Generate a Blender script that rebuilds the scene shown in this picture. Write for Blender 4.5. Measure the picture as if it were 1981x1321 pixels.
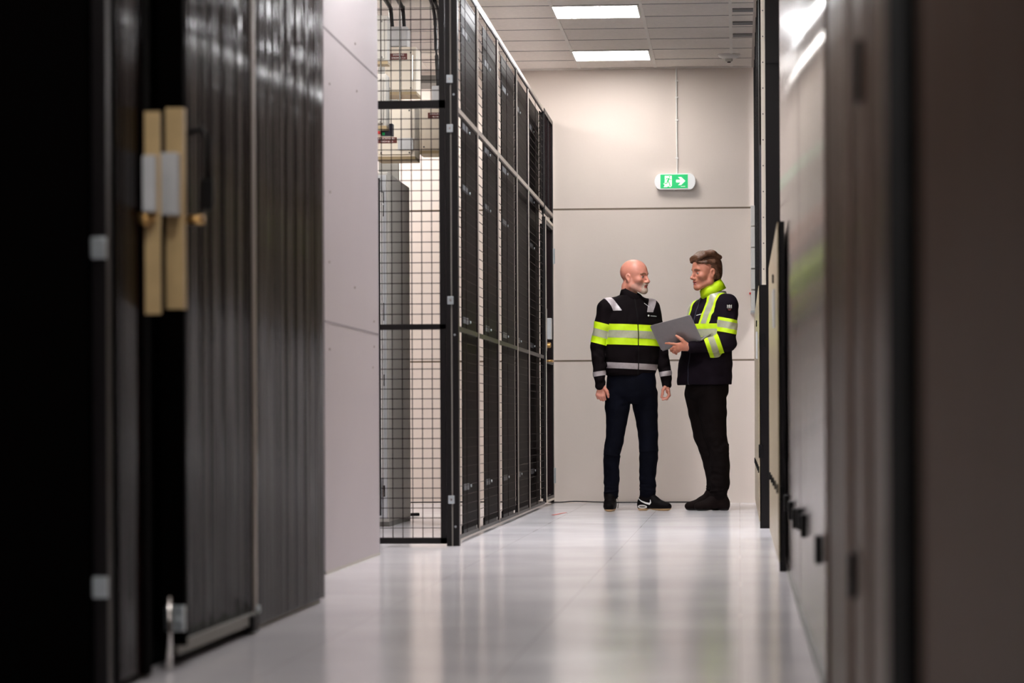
import bpy, bmesh, math, random
import numpy as np
from mathutils import Vector, Matrix, Euler

for o in list(bpy.data.objects):
    bpy.data.objects.remove(o)
SC = bpy.context.scene
COL = SC.collection

# ------------------------------------------------------------------ camera
FPX = 5700.0                       # focal length in pixels of the 1981 px frame
cd = bpy.data.cameras.new('camera')
cam = bpy.data.objects.new('camera', cd)
COL.objects.link(cam)
cd.sensor_fit = 'HORIZONTAL'
cd.sensor_width = 36.0
cd.lens = FPX / 1981 * 36.0
cd.shift_y = (819.5 - 660.5) / 1981
YAW = math.atan(440.0 / FPX)       # camera looks a little left of the aisle direction
ROLL = 0.0045
cam.matrix_world = (Matrix.Translation((0, 0, 0.63)) @ Matrix.Rotation(YAW, 4, 'Z')
                    @ Matrix.Rotation(math.radians(90), 4, 'X') @ Matrix.Rotation(-ROLL, 4, 'Z'))
cd.clip_start = 0.05
cd.clip_end = 200
cd.dof.use_dof = True
cd.dof.focus_distance = 21.2
cd.dof.aperture_fstop = 3.6
cd.dof.aperture_blades = 0
SC.camera = cam

# ------------------------------------------------------------------ world, exposure
w = bpy.data.worlds.new('world')
SC.world = w
w.use_nodes = True
w.node_tree.nodes['Background'].inputs[0].default_value = (0.9, 0.85, 0.82, 1)
w.node_tree.nodes['Background'].inputs[1].default_value = 0.02
vs = SC.view_settings
vs.view_transform = 'Standard'
vs.look = 'None'
vs.gamma = 1.0
vs.use_curve_mapping = False
vs.exposure = 0.0
LAMP = 62.0                         # radiance of the ceiling light diffusers
LAMP_CAGE = 32.0                   # the lamps over the caged area

# ------------------------------------------------------------------ helpers
def lin(c):
    return tuple((x / 12.92 if x <= 0.04045 else ((x + 0.055) / 1.055) ** 2.4) for x in [v / 255.0 for v in c])

def mat(name, rgb, rough=0.6, metal=0.0, spec=0.5, coat=0.0, bump=None, var=None, emit=None, strength=0.0,
        sss=0.0, sheen=0.0, aniso=0.0):
    """procedural principled material; rgb are 0..255 sRGB values.
    bump=(scale, strength, distance), var=(scale, amount) mottles the colour."""
    m = bpy.data.materials.new(name)
    m.use_nodes = True
    nt = m.node_tree
    b = nt.nodes['Principled BSDF']
    c = lin(rgb)
    b.inputs['Base Color'].default_value = (*c, 1)
    b.inputs['Roughness'].default_value = rough
    b.inputs['Metallic'].default_value = metal
    b.inputs['Specular IOR Level'].default_value = spec
    b.inputs['Coat Weight'].default_value = coat
    b.inputs['Anisotropic'].default_value = aniso
    if sss:
        b.inputs['Subsurface Weight'].default_value = sss
        b.inputs['Subsurface Radius'].default_value = (0.02, 0.008, 0.004)
        b.inputs['Subsurface Scale'].default_value = 0.5
    if sheen:
        b.inputs['Sheen Weight'].default_value = sheen
    if emit:
        b.inputs['Emission Color'].default_value = (*lin(emit), 1)
        b.inputs['Emission Strength'].default_value = strength
    tc = nt.nodes.new('ShaderNodeTexCoord')
    if var:
        n = nt.nodes.new('ShaderNodeTexNoise')
        n.inputs['Scale'].default_value = var[0]
        n.inputs['Detail'].default_value = 4
        nt.links.new(tc.outputs['Object'], n.inputs['Vector'])
        r = nt.nodes.new('ShaderNodeMapRange')
        r.inputs['From Min'].default_value = 0.3
        r.inputs['From Max'].default_value = 0.7
        r.inputs['To Min'].default_value = 1 - var[1]
        r.inputs['To Max'].default_value = 1 + var[1]
        nt.links.new(n.outputs['Fac'], r.inputs['Value'])
        mx = nt.nodes.new('ShaderNodeVectorMath')
        mx.operation = 'SCALE'
        mx.inputs[0].default_value = c
        nt.links.new(r.outputs['Result'], mx.inputs['Scale'])
        nt.links.new(mx.outputs[0], b.inputs['Base Color'])
    if bump:
        n = nt.nodes.new('ShaderNodeTexNoise')
        n.inputs['Scale'].default_value = bump[0]
        n.inputs['Detail'].default_value = 3
        nt.links.new(tc.outputs['Object'], n.inputs['Vector'])
        bp = nt.nodes.new('ShaderNodeBump')
        bp.inputs['Strength'].default_value = bump[1]
        bp.inputs['Distance'].default_value = bump[2]
        nt.links.new(n.outputs['Fac'], bp.inputs['Height'])
        nt.links.new(bp.outputs[0], b.inputs['Normal'])
    return m

M = {}
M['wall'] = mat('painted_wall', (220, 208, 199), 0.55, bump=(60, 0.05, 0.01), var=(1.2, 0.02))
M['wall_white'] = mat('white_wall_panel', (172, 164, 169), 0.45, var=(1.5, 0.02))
M['ceil'] = mat('ceiling_tile', (240, 233, 226), 0.9, bump=(300, 0.2, 0.004), var=(40, 0.04))
M['tbar'] = mat('white_ceiling_rail', (238, 233, 226), 0.5, var=(9, .02))
M['black'] = mat('black_powder_coat', (9, 5, 7), 0.38, spec=0.3, var=(8, .1))
M['blackmatte'] = mat('matt_black_board', (3, 2, 2), 0.85, spec=0.02, var=(4, .1))
M['blackgloss'] = mat('black_polycarbonate', (6, 3, 4), 0.4, spec=0.012, var=(3, .15))
M['wire'] = mat('dark_wire', (26, 9, 14), 0.5, spec=.1, var=(8, .1))
M['rail'] = mat('grey_rail_edge', (176, 166, 158), 0.35, metal=0.6, var=(9, .05))  # also used for the imitated sheen lines on the fence frames
M['zinc'] = mat('zinc_plated_steel', (190, 200, 205), 0.3, metal=0.7, var=(30, .08))
M['chrome'] = mat('chrome', (215, 212, 208), 0.2, metal=1.0, var=(30, .04))
M['brass'] = mat('brass', (205, 165, 105), 0.3, metal=0.9, var=(30, .06))
M['beigeplate'] = mat('brushed_brass_plate', (206, 178, 130), 0.45, metal=0.3, var=(20, .06))
M['beige'] = mat('beige_sheet_metal', (226, 217, 202), 0.45, var=(6, .02))
M['beigedark'] = mat('beige_metal_fold', (150, 132, 100), 0.5, var=(6, .04))
M['beigegloss'] = mat('glossy_beige_enamel', (178, 165, 138), 0.28, var=(5, .03))
M['grey'] = mat('light_grey_enamel', (176, 172, 164), 0.45, var=(6, .02))
M['greydark'] = mat('grey_metal', (120, 118, 112), 0.5, var=(6, .03))
M['greyplastic'] = mat('grey_plastic', (196, 198, 200), 0.4, var=(20, .03))
M['white'] = mat('white_plastic', (232, 230, 226), 0.35, var=(20, .02))
M['bluegrey'] = mat('blue_grey_metal', (42, 44, 58), 0.45, var=(6, .04))
M['slot'] = mat('dark_slot_metal', (92, 94, 100), 0.5, var=(6, .05))
M['label'] = mat('dark_red_label', (92, 34, 28), 0.5, var=(30, .05))
M['red'] = mat('red_plastic', (200, 20, 16), 0.4, var=(30, .04))
M['green'] = mat('green_plastic', (20, 190, 110), 0.4, var=(30, .04))
M['rubber'] = mat('black_rubber', (7, 5, 6), 0.6, spec=.2, var=(30, .1))
M['cable'] = mat('black_cable', (12, 8, 10), 0.45, var=(20, .1))
M['seamlight'] = mat('pale_joint', (128, 120, 124), 0.8, var=(20, .05))
M['seam'] = mat('dark_joint', (120, 106, 92), 0.8, var=(20, .05))
M['lamp'] = mat('light_diffuser', (255, 255, 255), 0.5, emit=(250, 250, 252), strength=LAMP, var=(3, .01))
M['lampend'] = mat('light_diffuser_end', (255, 255, 255), 0.5, emit=(255, 250, 246), strength=LAMP * .36, var=(3, .01))
M['lampmid'] = mat('light_diffuser_mid', (255, 255, 255), 0.5, emit=(255, 250, 246), strength=LAMP * .62, var=(3, .01))
M['lampfill'] = mat('fill_light_diffuser', (255, 255, 255), 0.5, emit=(255, 250, 246), strength=LAMP * .6, var=(3, .01))
M['lampcage'] = mat('light_diffuser_cage', (255, 255, 255), 0.5, emit=(255, 250, 246), strength=LAMP_CAGE, var=(3, .01))

def fluted(name, rgb, rough, spec=0.5, coat=0.3, s1=40.0, a1=0.5, s2=7.0, a2=0.4, z=0.02, ior=1.45):
    """dark twin-wall sheet: vertical flutes that smear every reflection sideways"""
    m = mat(name, rgb, rough, spec=spec, coat=coat)
    nt = m.node_tree
    b = nt.nodes['Principled BSDF']
    b.inputs['Coat Roughness'].default_value = rough * 0.7
    b.inputs['IOR'].default_value = ior
    tc = nt.nodes.new('ShaderNodeTexCoord')
    mp = nt.nodes.new('ShaderNodeMapping')
    mp.inputs['Scale'].default_value = (0.0, 1.0, 0.0)
    nt.links.new(tc.outputs['Object'], mp.inputs['Vector'])
    n1 = nt.nodes.new('ShaderNodeTexNoise')
    n1.inputs['Scale'].default_value = s1
    n1.inputs['Detail'].default_value = 1
    n2 = nt.nodes.new('ShaderNodeTexNoise')
    n2.inputs['Scale'].default_value = s2
    n2.inputs['Detail'].default_value = 1
    for n in (n1, n2):
        nt.links.new(mp.outputs[0], n.inputs['Vector'])
    b1 = nt.nodes.new('ShaderNodeBump')
    b1.inputs['Strength'].default_value = a1
    b1.inputs['Distance'].default_value = 0.006
    nt.links.new(n1.outputs['Fac'], b1.inputs['Height'])
    b2 = nt.nodes.new('ShaderNodeBump')
    b2.inputs['Strength'].default_value = a2
    b2.inputs['Distance'].default_value = 0.03
    nt.links.new(n2.outputs['Fac'], b2.inputs['Height'])
    nt.links.new(b1.outputs[0], b2.inputs['Normal'])
    nt.links.new(b2.outputs[0], b.inputs['Normal'])
    nt.links.new(b2.outputs[0], b.inputs['Coat Normal'])
    return m
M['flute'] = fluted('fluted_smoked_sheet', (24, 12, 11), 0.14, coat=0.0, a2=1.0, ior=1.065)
M['flutelight'] = fluted('fluted_reflection_sheet', (136, 126, 122), 0.13, coat=0, a1=0.14, a2=.14, ior=1.5)  # dark sheet; its grazing reflection is put into a paler base colour
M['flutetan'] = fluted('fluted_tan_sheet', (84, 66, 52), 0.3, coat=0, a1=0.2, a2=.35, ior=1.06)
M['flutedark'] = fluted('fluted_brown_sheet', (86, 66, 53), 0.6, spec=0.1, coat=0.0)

# ---- floor with tile joints and soft, long reflections
def floor_mat():
    m = mat('glossy_floor_tiles', (170, 160, 158), 0.2, spec=0.5, coat=0.0)
    nt = m.node_tree
    b = nt.nodes['Principled BSDF']
    tc = nt.nodes.new('ShaderNodeTexCoord')
    br = nt.nodes.new('ShaderNodeTexBrick')
    br.offset = 0.0
    br.inputs['Scale'].default_value = 1.0
    br.inputs['Brick Width'].default_value = 0.6
    br.inputs['Row Height'].default_value = 0.6
    br.inputs['Mortar Size'].default_value = 0.0012
    br.inputs['Color1'].default_value = (*lin((236, 233, 238)), 1)
    br.inputs['Color2'].default_value = (*lin((232, 229, 234)), 1)
    br.inputs['Mortar'].default_value = (*lin((196, 190, 190)), 1)
    nt.links.new(tc.outputs['Object'], br.inputs['Vector'])
    n = nt.nodes.new('ShaderNodeTexNoise')
    n.inputs['Scale'].default_value = 1.7
    n.inputs['Detail'].default_value = 5
    nt.links.new(tc.outputs['Object'], n.inputs['Vector'])
    r = nt.nodes.new('ShaderNodeMapRange')
    r.inputs['From Min'].default_value = 0.3
    r.inputs['From Max'].default_value = 0.7
    r.inputs['To Min'].default_value = 0.13
    r.inputs['To Max'].default_value = 0.17
    nt.links.new(n.outputs['Fac'], r.inputs['Value'])
    nt.links.new(r.outputs['Result'], b.inputs['Roughness'])
    nt.links.new(br.outputs['Color'], b.inputs['Base Color'])
    return m
M['floor'] = floor_mat()

class MB:
    """collects simple solids into one bmesh"""
    def __init__(s):
        s.bm = bmesh.new()
    def box(s, x0, x1, y0, y1, z0, z1, bevel=0.0):
        x0, x1 = min(x0, x1), max(x0, x1)
        y0, y1 = min(y0, y1), max(y0, y1)
        z0, z1 = min(z0, z1), max(z0, z1)
        v = [s.bm.verts.new((x, y, z)) for x in (x0, x1) for y in (y0, y1) for z in (z0, z1)]
        f = [s.bm.faces.new([v[i] for i in q]) for q in
             ((0, 1, 3, 2), (4, 6, 7, 5), (0, 4, 5, 1), (2, 3, 7, 6), (0, 2, 6, 4), (1, 5, 7, 3))]
        if bevel:
            es = list({e for q in f for e in q.edges})
            bmesh.ops.bevel(s.bm, geom=es, offset=bevel, segments=2, affect='EDGES', profile=0.6)
        return s
    def tube(s, pts, r, n=10, cap=True):
        pts = [Vector(p) for p in pts]
        rs = r if isinstance(r, (list, tuple)) else [r] * len(pts)
        rings = []
        up = Vector((0, 0, 1))
        for i, p in enumerate(pts):
            a = pts[max(i - 1, 0)]
            c = pts[min(i + 1, len(pts) - 1)]
            t = (c - a).normalized()
            u = t.cross(up)
            if u.length < 0.05:
                u = t.cross(Vector((0, 1, 0)))
            u.normalize()
            v = t.cross(u)
            rings.append([s.bm.verts.new(p + (u * math.cos(2 * math.pi * k / n) + v * math.sin(2 * math.pi * k / n)) * rs[i])
                          for k in range(n)])
        for a, c in zip(rings, rings[1:]):
            for k in range(n):
                s.bm.faces.new((a[k], a[(k + 1) % n], c[(k + 1) % n], c[k]))
        if cap:
            s.bm.faces.new(rings[0][::-1])
            s.bm.faces.new(rings[-1])
        return s
    def poly(s, pts, d):
        """prism: planar outline pts, pushed along vector d"""
        d = Vector(d)
        a = [s.bm.verts.new(Vector(p)) for p in pts]
        b = [s.bm.verts.new(Vector(p) + d) for p in pts]
        s.bm.faces.new(a)
        s.bm.faces.new(b[::-1])
        n = len(a)
        for i in range(n):
            s.bm.faces.new((a[i], b[i], b[(i + 1) % n], a[(i + 1) % n]))
        return s
    def lathe(s, prof, c, axis='z', n=24):
        c = Vector(c)
        rings = []
        for r, h in prof:
            ring = []
            for k in range(n):
                a = 2 * math.pi * k / n
                p = (r * math.cos(a), r * math.sin(a), h)
                if axis == 'y':
                    p = (p[0], p[2], p[1])
                if axis == 'x':
                    p = (p[2], p[0], p[1])
                ring.append(s.bm.verts.new(c + Vector(p)))
            rings.append(ring)
        for a, b in zip(rings, rings[1:]):
            for k in range(n):
                s.bm.faces.new((a[k], a[(k + 1) % n], b[(k + 1) % n], b[k]))
        s.bm.faces.new(rings[0][::-1])
        s.bm.faces.new(rings[-1])
        return s
    def build(s, name, m, parent=None, smooth=False, origin=None):
        bmesh.ops.recalc_face_normals(s.bm, faces=s.bm.faces)
        me = bpy.data.meshes.new(name)
        if origin is None:
            origin = WT[parent.name].copy() if parent else Vector((0, 0, 0))
        else:
            origin = Vector(origin)
        for v in s.bm.verts:
            v.co -= origin
        s.bm.to_mesh(me)
        s.bm.free()
        me.materials.append(M[m] if isinstance(m, str) else m)
        if smooth:
            for p in me.polygons:
                p.use_smooth = True
        o = bpy.data.objects.new(name, me)
        COL.objects.link(o)
        if parent:
            o.parent = parent
            o.location = origin - WT[parent.name]
        else:
            o.location = origin
        WT[o.name] = origin.copy()
        return o

WT = {}
def empty(name, loc, label, cat, group=None):
    o = bpy.data.objects.new(name, None)
    COL.objects.link(o)
    o.location = loc
    WT[o.name] = Vector(loc)
    o.empty_display_size = 0.1
    return tag(o, label, cat, group)
def tag(o, label=None, cat=None, group=None, kind=None):
    if label: o['label'] = label
    if cat: o['category'] = cat
    if group: o['group'] = group
    if kind: o['kind'] = kind
    return o
def struct(o):
    o['kind'] = 'structure'
    return o
def copy_tree(o, loc, label=None, group=None):
    c = o.copy()
    COL.objects.link(c)
    c.location = loc
    if label: c['label'] = label
    if group: c['group'] = group
    for ch in list(o.children):
        k = ch.copy()
        COL.objects.link(k)
        k.parent = c
        for g in list(ch.children):
            q = g.copy()
            COL.objects.link(q)
            q.parent = k
    return c
def text_mesh(name, s, size, loc, rot, m, parent, depth=0.0004):
    cu = bpy.data.curves.new(name, 'FONT')
    cu.body = s
    cu.size = size
    cu.extrude = depth
    cu.align_x = 'CENTER'
    cu.align_y = 'CENTER'
    t = bpy.data.objects.new(name + '_curve', cu)
    COL.objects.link(t)
    bpy.context.view_layer.update()
    dg = bpy.context.evaluated_depsgraph_get()
    me = bpy.data.meshes.new_from_object(t.evaluated_get(dg))
    bpy.data.objects.remove(t)
    me.materials.clear()
    me.materials.append(M[m])
    o = bpy.data.objects.new(name, me)
    COL.objects.link(o)
    o.parent = parent
    o.rotation_euler = rot
    o.location = Vector(loc) - WT[parent.name]
    return o
# ------------------------------------------------------------------ room shell
YW = 23.3        # end wall
ZC = 3.44        # ceiling
struct(MB().box(-7, 3.5, -3, YW + 0.1, -0.1, 0).build('floor', 'floor'))
struct(MB().box(-7, 3.5, -3, YW + 0.1, ZC, ZC + 0.1).build('ceiling', 'ceil'))
wb = struct(MB().box(-7, 3.5, YW, YW + 0.15, 0, ZC).build('wall_back', 'wall', origin=(0, YW, 0)))
MB().box(-6.9, 3.4, YW - 0.001, YW + 0.01, 2.318, 2.332).build('wall_joint', 'seam', wb)
MB().box(-6.9, 3.4, YW - 0.001, YW + 0.01, 1.118, 1.132).build('wall_joint', 'seam', wb)
struct(MB().box(-7.1, -6.9, -3, YW, 0, ZC).build('wall_left', 'wall'))
struct(MB().box(3.4, 3.6, -3, YW, 0, ZC).build('wall_right', 'wall'))
struct(MB().box(-7, 3.5, -3.1, -2.9, 0, ZC).build('wall_front', 'greydark'))

# suspended ceiling: light main rails along the aisle, thin cross rails
t = MB()
for x in (-2.45, -1.85, -1.25, -0.65, -0.05, 0.55):
    t.box(x - 0.011, x + 0.011, 8, YW, ZC - 0.004, ZC + 0.002)
struct(t.build('trim_1', 'tbar'))
t = MB()
t2 = MB()
GY = [22.78 - 0.6 * k for k in range(-0, 22)]
for k, y in enumerate(GY):
    t.box(-6.8, 3.3, y - 0.006, y + 0.006, ZC - 0.0035, ZC + 0.002)
    t2.box(-6.8, 3.3, y - 0.011, y - 0.0065, ZC - 0.002, ZC + 0.002)
struct(t.build('trim_2', 'tbar'))
struct(t2.build('trim_3', 'seamlight'))
# perimeter angle at the end wall
struct(MB().box(-6.8, 3.3, YW - 0.02, YW, ZC - 0.012, ZC).build('trim_4', 'tbar'))

# ventilation slots right of the rail
for k, y in enumerate((20.12, 20.78, 21.42, 19.5)):
    v = empty('ceiling_vent', (0.05, y, ZC), 'grey ceiling slot vent by the black screen, %s' %
              ('third from the end wall', 'second from the end wall', 'nearest to the end wall', 'cut by the top of the picture')[k], 'vent')
    MB().box(-0.035, 0.12, y - 0.08, y + 0.08, ZC - 0.004, ZC - 0.0005).build('slot', 'slot', v)
    MB().box(-0.035, 0.12, y - 0.08, y - 0.065, ZC - 0.008, ZC - 0.003).build('lip', 'greydark', v)

# ------------------------------------------------------------------ ceiling lights
def light(x, y, label, group=None, near=None):
    e = empty('ceiling_light', (x, y, ZC), label, 'ceiling light', group)
    f = MB()
    h, g = 0.298, 0.284
    f.box(x - h, x + h, y - h, y - g, ZC - 0.008, ZC - 0.0002)
    f.box(x - h, x + h, y + g, y + h, ZC - 0.008, ZC - 0.0002)
    f.box(x - h, x - g, y - g, y + g, ZC - 0.008, ZC - 0.0002)
    f.box(x + g, x + h, y - g, y + g, ZC - 0.008, ZC - 0.0002)
    f.build('frame', 'tbar', e)
    MB().box(x - g, x + g, y - g, y + g, ZC - 0.006, ZC - 0.0004).build('diffuser', near or 'lamp', e)
    return e
light(-0.96, 22.48, 'square ceiling light panel nearest the end wall', None, 'lampend')
light(-0.96, 20.08, 'square ceiling light panel above the aisle at the top edge of the picture')
for y in (17.68, 15.28, 12.88, 10.48):
    light(-0.96, y, 'square ceiling light panel in the aisle row nearer than the picture shows', 'aisle lights above the frame', 'lamp' if y > 14 else 'lampmid')
for y in (5.68, 3.28):  # unseen panels added to brighten the near doors and their locks
    light(-0.96, y, 'added fill light panel above the near end of the aisle', 'added near fill lights', 'lampfill')
for x in (-2.76, -4.56):
    for y in (22.48, 20.08, 17.68):
        light(x, y, 'square ceiling light panel above the caged area, hidden behind the screens', 'cage lights', 'lampcage')
for y in (21.28, 17.68):
    light(1.44, y, 'square ceiling light panel behind the black screens on the right', 'lights right of the aisle')

# ------------------------------------------------------------------ smoke detector on the ceiling
e = empty('smoke_detector', (-0.067, 22.55, ZC), 'round white detector on the ceiling beside the black screen', 'smoke detector')
MB().lathe([(0.085, 0), (0.085, -0.008), (0.075, -0.022), (0.04, -0.032), (0.012, -0.036)], (-0.067, 22.55, ZC), n=32).build('housing', 'white', e, True)
MB().lathe([(0.028, -0.03), (0.028, -0.05), (0.018, -0.056)], (-0.067, 22.55, ZC), n=20).build('sensor_head', 'grey', e, True)
MB().lathe([(0.014, -0.052), (0.014, -0.062)], (-0.067, 22.55, ZC), n=16).build('lens', 'rubber', e)

# ------------------------------------------------------------------ exit sign
sx, sy, sz = -0.498, YW, 2.533
e = empty('exit_sign', (sx, sy, sz), 'lit green emergency exit sign with running figure and right arrow on the end wall', 'exit sign')
b = MB()
n = 12
out = []
for k in range(n + 1):
    a = -math.pi / 2 + math.pi * k / n
    out.append((sx + 0.115 + 0.046 * math.cos(a), sy, sz + 0.062 * math.sin(a)))
for k in range(n + 1):
    a = math.pi / 2 + math.pi * k / n
    out.append((sx - 0.115 + 0.046 * math.cos(a), sy, sz + 0.062 * math.sin(a)))
b.poly(out, (0, -0.055, 0))
M['signwhite'] = mat('lit_white_housing', (245, 245, 245), 0.4, emit=(235, 242, 255), strength=0.08, var=(9, .01))
M['signgreen'] = mat('lit_green_sign_face', (10, 190, 110), 0.4, emit=(0, 214, 120), strength=0.3, var=(9, .01))
M['signmark'] = mat('lit_white_marks', (250, 250, 245), 0.4, emit=(255, 255, 250), strength=0.3, var=(9, .01))
b.build('housing', 'signwhite', e)
PX = 0.2155 / 762.0
def sg(u, v, d=0.0):
    return (sx - 0.0065 + (u - 949) * PX * 1.0, sy - 0.056 - d, sz - (v - 459) * PX)
fc = MB().poly([sg(568, 268), sg(1330, 268), sg(1330, 650), sg(568, 650)], (0, -0.002, 0)).build('sign_face', 'signgreen', e)
q = MB()
q.poly([sg(688, 300, .002), sg(885, 300, .002), sg(885, 575, .002), sg(862, 612, .002), sg(822, 618, .002), sg(800, 590, .002), sg(745, 618, .002), sg(655, 618, .002), sg(690, 560, .002), sg(650, 530, .002), sg(688, 490, .002)], (0, -0.001, 0))
q.build('doorway_symbol', 'signmark', fc)
g = MB()
def stroke(mb, pts, r, d):
    for a, c in zip(pts, pts[1:]):
        ax, az = a; cx, cz = c
        L = math.hypot(cx - ax, cz - az)
        nx, nz = -(cz - az) / L * r, (cx - ax) / L * r
        tx, tz = (cx - ax) / L * r * .6, (cz - az) / L * r * .6
        mb.poly([sg(ax + nx - tx, az + nz - tz, d), sg(cx + nx + tx, cz + nz + tz, d), sg(cx - nx + tx, cz - nz + tz, d), sg(ax - nx - tx, az - nz - tz, d)], (0, -0.001, 0))
mb = g
mb.poly([sg(820 + 19 * math.cos(k * math.pi / 6), 334 + 19 * math.sin(k * math.pi / 6), .003) for k in range(12)], (0, -0.001, 0))
stroke(mb, [(722, 402), (742, 376), (815, 378)], 9, .003)
stroke(mb, [(812, 378), (835, 405), (872, 412)], 8, .003)
stroke(mb, [(800, 385), (772, 455)], 21, .003)
stroke(mb, [(768, 455), (748, 512), (686, 514)], 11, .003)
stroke(mb, [(776, 455), (812, 500), (838, 590)], 11, .003)
g.build('running_figure_symbol', 'signgreen', fc)
q = MB()
q.poly([sg(1010, 412, .002), sg(1170, 412, .002), sg(1170, 492, .002), sg(1010, 492, .002), sg(998, 452, .002)], (0, -0.001, 0))
q.poly([sg(1060, 340, .0025), sg(1150, 340, .0025), sg(1262, 450, .0025), sg(1140, 565, .0025), sg(1060, 565, .0025), sg(1168, 450, .0025)], (0, -0.001, 0))
q.build('arrow_symbol', 'signmark', fc)
MB().box(*[sg(1135, 0)[0], sg(1258, 0)[0]], sy - .059, sy - .058, sg(0, 606)[2], sg(0, 594)[2]).build('small_print_line', 'signmark', fc)
MB().lathe([(0.006, 0), (0.006, -0.01)], (sx - .005, sy - 0.03, sz - .06), n=10).build('test_button', 'white', e)
# white conduit from the ceiling down to the sign
e = empty('cable_conduit', (-0.482, YW, 2.6), 'thin white cable conduit running down the end wall to the exit sign', 'conduit')
MB().tube([(-0.482, YW - 0.008, 2.596), (-0.485, YW - 0.008, ZC - .012)], 0.006, 8).build('pipe', 'white', e)
for z in (2.72, 3.02, 3.2, 3.33):
    MB().box(-0.494, -0.471, YW - 0.016, YW, z - 0.006, z + 0.006).build('clip', 'white', e)

# wall dents/marks near the floor are left to the paint; black cable along the skirting
def cable(pts, r, label, name='floor_cable', m='cable', cat='cable', tagit=True, parent=None):
    P = [Vector(p) for p in pts]
    out = []
    for i in range(len(P) - 1):
        p0 = P[max(i - 1, 0)]; p1 = P[i]; p2 = P[i + 1]; p3 = P[min(i + 2, len(P) - 1)]
        for k in range(6):
            t = k / 6
            out.append(0.5 * ((2 * p1) + (-p0 + p2) * t + (2 * p0 - 5 * p1 + 4 * p2 - p3) * t * t + (-p0 + 3 * p1 - 3 * p2 + p3) * t ** 3))
    out.append(P[-1])
    o = MB().tube(out, r, 8).build(name, m, parent, True)
    if tagit: tag(o, label, cat)
    return o
cable([(-3.0, 23.1, .01), (-2.2, 23.2, .013), (-1.6, 23.2, .012), (-1.42, 23.24, .008), (-1.3, 23.25, .014), (-1.12, 23.27, .008), (-.9, 23.285, .004), (-0.5, 23.285, .006), (-.3, 23.285, .004)], 0.005, 'black cable lying along the foot of the end wall')
cable([(-2.72, 20.6, .008), (-2.5, 20.3, .015), (-2.35, 20.1, .01), (-2.2, 20.15, .008)], 0.012, 'short black cable end on the floor inside the cage')
tag(MB().poly([(-1.29, 20.22, .001), (-1.27, 20.22, .001), (-1.215, 20.75, .001), (-1.23, 20.75, .001)], (0, 0, .0015)).build('paper_scrap', 'red'), 'thin red scrap on the floor beside the last mesh bay', 'scrap')

# ------------------------------------------------------------------ mesh cage
XC = -1.475
YC = 15.15
ZT = 3.02
def wire_panel(mb, axis, c, a0, a1, z0, z1, pitch=0.0525, r=0.0021, pv=None):
    """grid of round-ish wires in the plane axis=c"""
    n = max(1, round((a1 - a0) / (pv or pitch)))
    m_ = max(1, round((z1 - z0) / pitch))
    for i in range(n + 1):
        a = a0 + (a1 - a0) * i / n
        if axis == 'x': mb.box(c - r, c + r, a - r, a + r, z0, z1)
        else: mb.box(a - r, a + r, c - r, c + r, z0, z1)
    for j in range(m_ + 1):
        z = z0 + (z1 - z0) * j / m_
        if axis == 'x': mb.box(c - 3 * r, c - r, a0, a1, z - r, z + r)
        else: mb.box(a0, a1, c + r, c + 3 * r, z - r, z + r)

RAILS = [(0.012, 0.042), (1.12, 1.145), (2.262, 2.302), (2.985, 3.02)]
def bay(axis, c, a0, a1, label):
    w_ = 0.018 if axis == 'x' else 0.03
    if axis == 'x': e = empty('mesh_fence_panel', (c, a0, 0), label, 'fence panel')
    else: e = empty('mesh_fence_panel', (a1, c, 0), label, 'fence panel')
    f = MB()
    t_ = 0.012 if axis == 'y' else 0.0045
    for z0, z1 in RAILS:
        if axis == 'x': f.box(c - t_, c + t_, a0, a1, z0, z1)
        else: f.box(a0, a1, c - t_, c + t_, z0, z1)
    for a in ((a0, a0 + w_), (a1 - w_, a1)):
        if axis == 'x': f.box(c - t_, c + t_, a[0], a[1], 0.012, 3.02)
        else: f.box(a[0], a[1], c - t_, c + t_, 0.012, 3.02)
    f.build('frame', 'black', e)
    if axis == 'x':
        for z0, z1 in (RAILS[2], RAILS[3]):  # pale strips stand in for the sheen on the glossy black frame
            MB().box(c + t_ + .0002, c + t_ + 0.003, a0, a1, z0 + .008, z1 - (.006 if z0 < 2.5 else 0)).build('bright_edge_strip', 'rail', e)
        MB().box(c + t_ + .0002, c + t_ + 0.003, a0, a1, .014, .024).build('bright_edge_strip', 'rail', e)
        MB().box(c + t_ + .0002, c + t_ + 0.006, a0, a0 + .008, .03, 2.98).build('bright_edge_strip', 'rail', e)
    for (l, h) in ((0.042, 1.12), (1.145, 2.262), (2.302, 2.985)):
        mb = MB()
        wire_panel(mb, axis, c, a0 + 0.02, a1 - 0.02, l, h, pv=.7 if axis == 'x' else None, r=.0015 if axis == 'x' else .0021)
        mb.build('wire_mesh', 'wire', e)
    return e
bay('y', YC, -2.95, XC - 0.035, 'black wire mesh fence panel facing the picture between white wall panel and corner post')
ys = [15.24, 16.6, 18.0, 19.55, 20.62, 22.27]
nm = ['first wire mesh fence bay along the aisle, next to the corner post', 'second wire mesh fence bay along the aisle from the corner post',
      'third wire mesh fence bay along the aisle from the corner post', 'narrow fourth wire mesh fence bay along the aisle',
      'fifth wire mesh fence bay, just before the cage door']
for k in range(5):
    bay('x', XC, ys[k] + .004, ys[k + 1] - .004, nm[k])
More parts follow.
